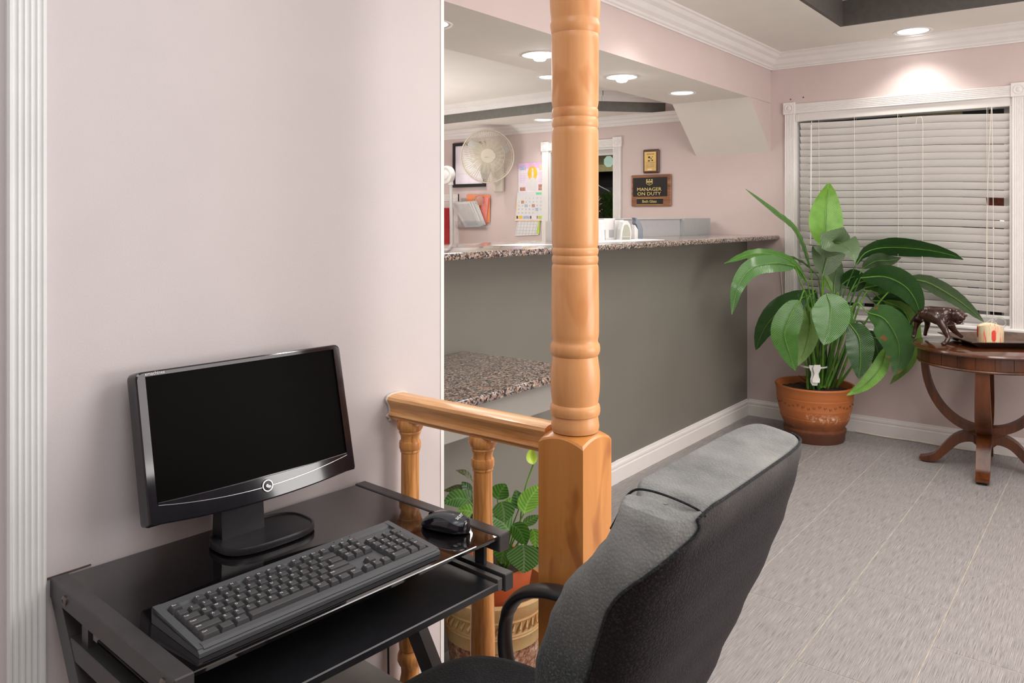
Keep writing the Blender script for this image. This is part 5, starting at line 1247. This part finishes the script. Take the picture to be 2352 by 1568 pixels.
part('spathe',leaf_bm(rel(SPATHE,PQ),.036,6,.6,12,6,0),'spathe',sp,60)
# white stones at the foot of the planter
# ------------------------------------------------------------------ round table
TX,TY=5.02,.632
tb=thing('side_table','round dark cherry pedestal table with curved legs','table',(TX,TY,0))
part('top',lathe(bm_(),[(.001,.655),(.345,.655),(.356,.659),(.360,.666),(.357,.674),(.345,.679),(.001,.680)],72),'table_top_wood',tb,40)
part('apron_ring',lathe(bm_(),[(.325,.655),(.325,.592),(.331,.590),(.334,.584),(.331,.578),(.322,.576),(.312,.578),(.312,.655)],72),'table_wood',tb,40)
for k in range(24):
    a0=2*PI*k/24+.004; a1=2*PI*(k+1)/24-.004; n=3
    bm=bm_(); pts=[(.3285*math.cos(a0+(a1-a0)*i/n),.3285*math.sin(a0+(a1-a0)*i/n)) for i in range(n+1)]+[(.3251*math.cos(a1-(a1-a0)*i/n),.3251*math.sin(a1-(a1-a0)*i/n)) for i in range(n+1)]
    part('veneer_panel',prism(bm,pts,'Z',.5925,.6545),'table_wood',tb,0)
for k in range(4):
    a=R(95+90*k); ca,sa=math.cos(a),math.sin(a)
    def sweep(c_,wd,th):
        rings=[]
        for i,p in enumerate(c_):
            q0=c_[max(0,i-1)];q1=c_[min(len(c_)-1,i+1)]; t=Vector((q1[0]-q0[0],q1[1]-q0[1])).normalized(); n_=Vector((-t.y,t.x))
            tt=th[i] if isinstance(th,list) else th; ww=wd[i] if isinstance(wd,list) else wd
            ring=[]
            for s1,s2 in ((-1,-1),(1,-1),(1,1),(-1,1)):
                r=p[0]+n_.x*s2*tt/2; z=p[1]+n_.y*s2*tt/2; q=s1*ww/2
                ring.append((r*ca-q*sa,r*sa+q*ca,z))
            rings.append(ring)
        bm=bm_(); loft(bm,rings)
        es=[e for e in bm.edges if False]
        return bm
    N=18
    arc=[(.018+.275*math.cos(PI/2*i/N),.582-.365*math.sin(PI/2*i/N)) for i in range(N+1)]
    part('leg',sweep(arc,[.062+.016*math.sin(PI*i/N*.7) for i in range(N+1)],[.034+.008*i/N for i in range(N+1)]),'table_wood',tb,25)
    ft=[(v[0],v[2]) for v in catmull([(.015,0,.172),(.075,0,.176),(.135,0,.150),(.190,0,.090),(.235,0,.038),(.285,0,.020),(.318,0,.022)],18)]
    part('foot',sweep(ft,[.072-.010*i/18 for i in range(19)],[.060-.034*i/18 if i<14 else .034-.0035*(i-14)*1.5 for i in range(19)]),'table_wood',tb,25)
    part('foot_pad',Bx(-.012,.012,-.02,.02,0,.006),'black',tb,0,loc=(.29*ca,.29*sa,0),rot=(0,0,a))
part('hub',lathe(bm_(),[(.001,.13),(.045,.13),(.060,.145),(.062,.19),(.085,.198),(.088,.206),(.060,.214),(.001,.216)],28),'table_wood',tb,30)
# tray with candle
ty=thing('serving_tray','dark faceted tray with flared rim on the round table','tray',(5.145,.585,.6803))
tp=[(x-5.145,y-.585) for x,y in TRAY]
bm=bm_(); loft(bm,[[(x*.70,y*.70,0) for x,y in tp],[(x*.74,y*.74,.0) for x,y in tp],[(x*1.0,y*1.0,.034) for x,y in tp],[(x*.985,y*.985,.037) for x,y in tp]],False)
bm.faces.new([v for v in bm.verts if abs(v.co.z)<1e-6][:6][::-1]) if 0 else None
part('tray_shell',bm,'tray_dark',ty,0)
bm=bm_(); loft(bm,[[(x*.985,y*.985,.037) for x,y in tp],[(x*.73,y*.73,.006) for x,y in tp]],False); prism(bm,[(x*.73,y*.73) for x,y in tp],'Z',.0,.006); part('tray_floor',bm,'tray_inner',ty,0)
cd_=thing('candle','short wide cream and red striped candle in the tray','candle',(5.065,.612,.6868))
bm=bm_(); rings=[]
for r,z in ((.060,.0),(.064,.004),(.0645,.085),(.062,.097),(.057,.099),(.050,.090),(.03,.086),(.001,.085)):
    rings.append([((r*(1+.02*math.sin(3*t)))*math.cos(t),r*math.sin(t),z+(.006*math.sin(2*t+1) if z>.08 else 0)) for t in [2*PI*k/36 for k in range(36)]])
loft(bm,rings,False); part('wax_body',bm,'candle_wax',cd_)
def curved_patch(r,a0,a1,z0,z1,n=8):
    bm=bm_(); rows=[]
    for i in range(n+1):
        a=a0+(a1-a0)*i/n; s=math.sin(PI*i/n)**.5; zm=(z0+z1)/2; hz=(z1-z0)/2*(.6+.4*s)
        rows.append([(r*(1+.02*math.sin(3*a))*math.cos(a),r*math.sin(a),zm+hz*q) for q in (-1,0,1)])
    loft(bm,rows,False,False); return bm
aV=math.atan2(-.612,-5.065)
part('red_stripe',curved_patch(.0652,aV+.10,aV+.42,.018,.078),'candle_red',cd_,60); part('red_stripe',curved_patch(.0652,aV-1.35,aV-1.05,.03,.092),'candle_red',cd_,60)
for x,y in ((.0,.0),(.02,-.018)): part('wick',tube(bm_(),[(x,y,.085),(x+.002,y,.100)],.0015,5),'black',cd_)
for i,(x,y,s,mt,lb) in enumerate(((4.975,.70,.016,'stone_dark','flat dark stone left of the candle in the tray'),(5.035,.485,.017,'stone_dark','round black stone right of the candle'),(5.035,.442,.015,'stone_pink','pinkish stone rightmost in the tray'),(5.005,.745,.013,'stone_pink','small tan stone at the left end of the tray'))):
    bm=bm_(); bmesh.ops.create_icosphere(bm,subdivisions=2,radius=s); 
    for v in bm.verts: v.co.z*=.45; v.co.x*=1.2
    tag(part('pebble',bm,mt,None,60,loc=(x,y,.6875+s*.44)),lb,'stone','stones in the tray')
# big cat figurine
fg=thing('big_cat_figurine','dark glossy prowling big cat figure with cord harness','figurine',(4.98,.86,.680))
FO=(4.98,.86,.680)
def skin(chains,name,mat,parent,sub=2):
    names=[];edges=[]
    for c_ in chains:
        for a,b_ in zip(c_[:-1],c_[1:]): edges.append((a,b_))
        for a in c_:
            if a not in names: names.append(a)
    me=bpy.data.meshes.new(name); me.from_pydata([tuple(p-q for p,q in zip(TIGER[n_][0],FO)) for n_ in names],[(names.index(a),names.index(b_)) for a,b_ in edges],[])
    o=bpy.data.objects.new(name,me); COL.objects.link(o)
    md=o.modifiers.new('s','SKIN'); md.use_smooth_shade=True
    for i,n_ in enumerate(names):
        r=TIGER[n_][1]; me.skin_vertices[0].data[i].radius=(r,r)
    me.skin_vertices[0].data[names.index(chains[0][0])].use_root=True
    s_=o.modifiers.new('u','SUBSURF'); s_.levels=sub; s_.render_levels=sub
    dg=bpy.context.evaluated_depsgraph_get(); m2=bpy.data.meshes.new_from_object(o.evaluated_get(dg))
    bpy.data.objects.remove(o); bpy.data.meshes.remove(me)
    m2.materials.clear(); m2.name=name
    return part(name,m2,mat,parent)
skin([['back','rump','tail0','tail1','tail2'],['back','chest','neck','head','muz'],['head','jaw0','jaw'],['rump','hipN','kneeN','hockN','footN','toeN'],['rump','hipF','kneeF','hockF','footF'],['chest','shN','elN','wrN','ftN','toN'],['chest','shF','elF','wrF','ftF']],'body','bronze',fg)
T_=lambda k: Vector(TIGER[k][0])-Vector(FO)
rt=(T_('muz')-T_('neck')).normalized(); side=Vector((-.6,-.75,0)).normalized()
def ico(c_,r,sc=(1,1,1)):
    bm=bm_(); bmesh.ops.create_icosphere(bm,subdivisions=2,radius=r)
    for v in bm.verts: v.co=Vector((v.co.x*sc[0],v.co.y*sc[1],v.co.z*sc[2]))+c_
    return bm
hd=T_('head')
part('head',ico(hd+Vector((-.004,.002,.0)),.036,(1,1.05,.98)),'bronze',fg,60)
part('ear',ico(hd+Vector((.008,.022,.026)),.011,(.8,1,1.1)),'bronze',fg,60); part('ear',ico(hd+Vector((-.022,.020,.028)),.011,(.8,1,1.1)),'bronze',fg,60)
part('eye',ico(hd+Vector((-.027,-.013,.012)),.005),'brass',fg,60)
part('nose',ico(T_('muz')+Vector((-.008,-.014,.002)),.007),'bronze',fg,60)
part('muzzle',ico(T_('muz').lerp(T_('head'),.3)+Vector((-.005,0,-.010)),.021,(1,1,.9)),'bronze',fg,60)
for q in (0,1): part('fang',tube(bm_(),[T_('muz')+Vector((-.010+.008*q,-.002-.008*q,-.012)),T_('muz')+Vector((-.008+.008*q,-.002-.008*q,-.026))],[.003,.0006],5),'cord_white',fg)
def strap(pts,r=.0016): part('harness_cord',tube(bm_(),catmull(pts,20),r,6),'tape_dark',fg)
off=side*.030
strap([T_('back')+side*.03+Vector((0,0,.03)),T_('chest')+side*.042+Vector((0,0,-.01)),T_('shN')+side*.012+Vector((.0,-.02,-.012)),T_('jaw')+side*.012+Vector((0,0,.004))])
strap([T_('head')+side*.030+Vector((0,.012,.022)),T_('head')+side*.038+Vector((0,0,-.006)),T_('jaw')+side*.016])
strap([T_('jaw')+side*.016+Vector((0,0,.004)),T_('jaw')+Vector((-.012,-.022,.006)),T_('jaw')+Vector((.01,-.016,.006))])
# ring shaped thing on the sill
tag(part('glass_ring',torus(bm_(),(0,0,0),.030,.004,'X',28,6),'clear_plastic',loc=(5.355,.60,.768)),'clear ring leaning on the window sill behind the tray','ornament')
# small marks on the walls
for i,(x,z) in enumerate(((-.030,2.172),(.055,2.178))): part('nail_hole',Bx(x-.004,x+.004,-.0015,0,z-.004,z+.004),'tape_dark',w1,0)
part('scuff_mark',Bx(1.96-.02,1.96+.02,-.0012,0,1.80,1.806),'tape_dark',w2,0) if 0 else None
# white cable along the wall by the window casing
tag(part('cable',tube(bm_(),catmull([(5.392,1.872,1.12),(5.391,1.880,1.0),(5.392,1.868,.85),(5.391,1.876,.72)],20),.003,6),'cord_white'),'thin white cable on the wall beside the left window casing','cable')
tag(part('cable',tube(bm_(),catmull([(5.377,1.40,.006),(5.360,1.2,.006),(5.372,1.05,.006),(5.355,.8,.006),(5.373,.6,.006)],30),.005,6),'cord_white'),'pale cable lying along the foot of the white skirting','cable')
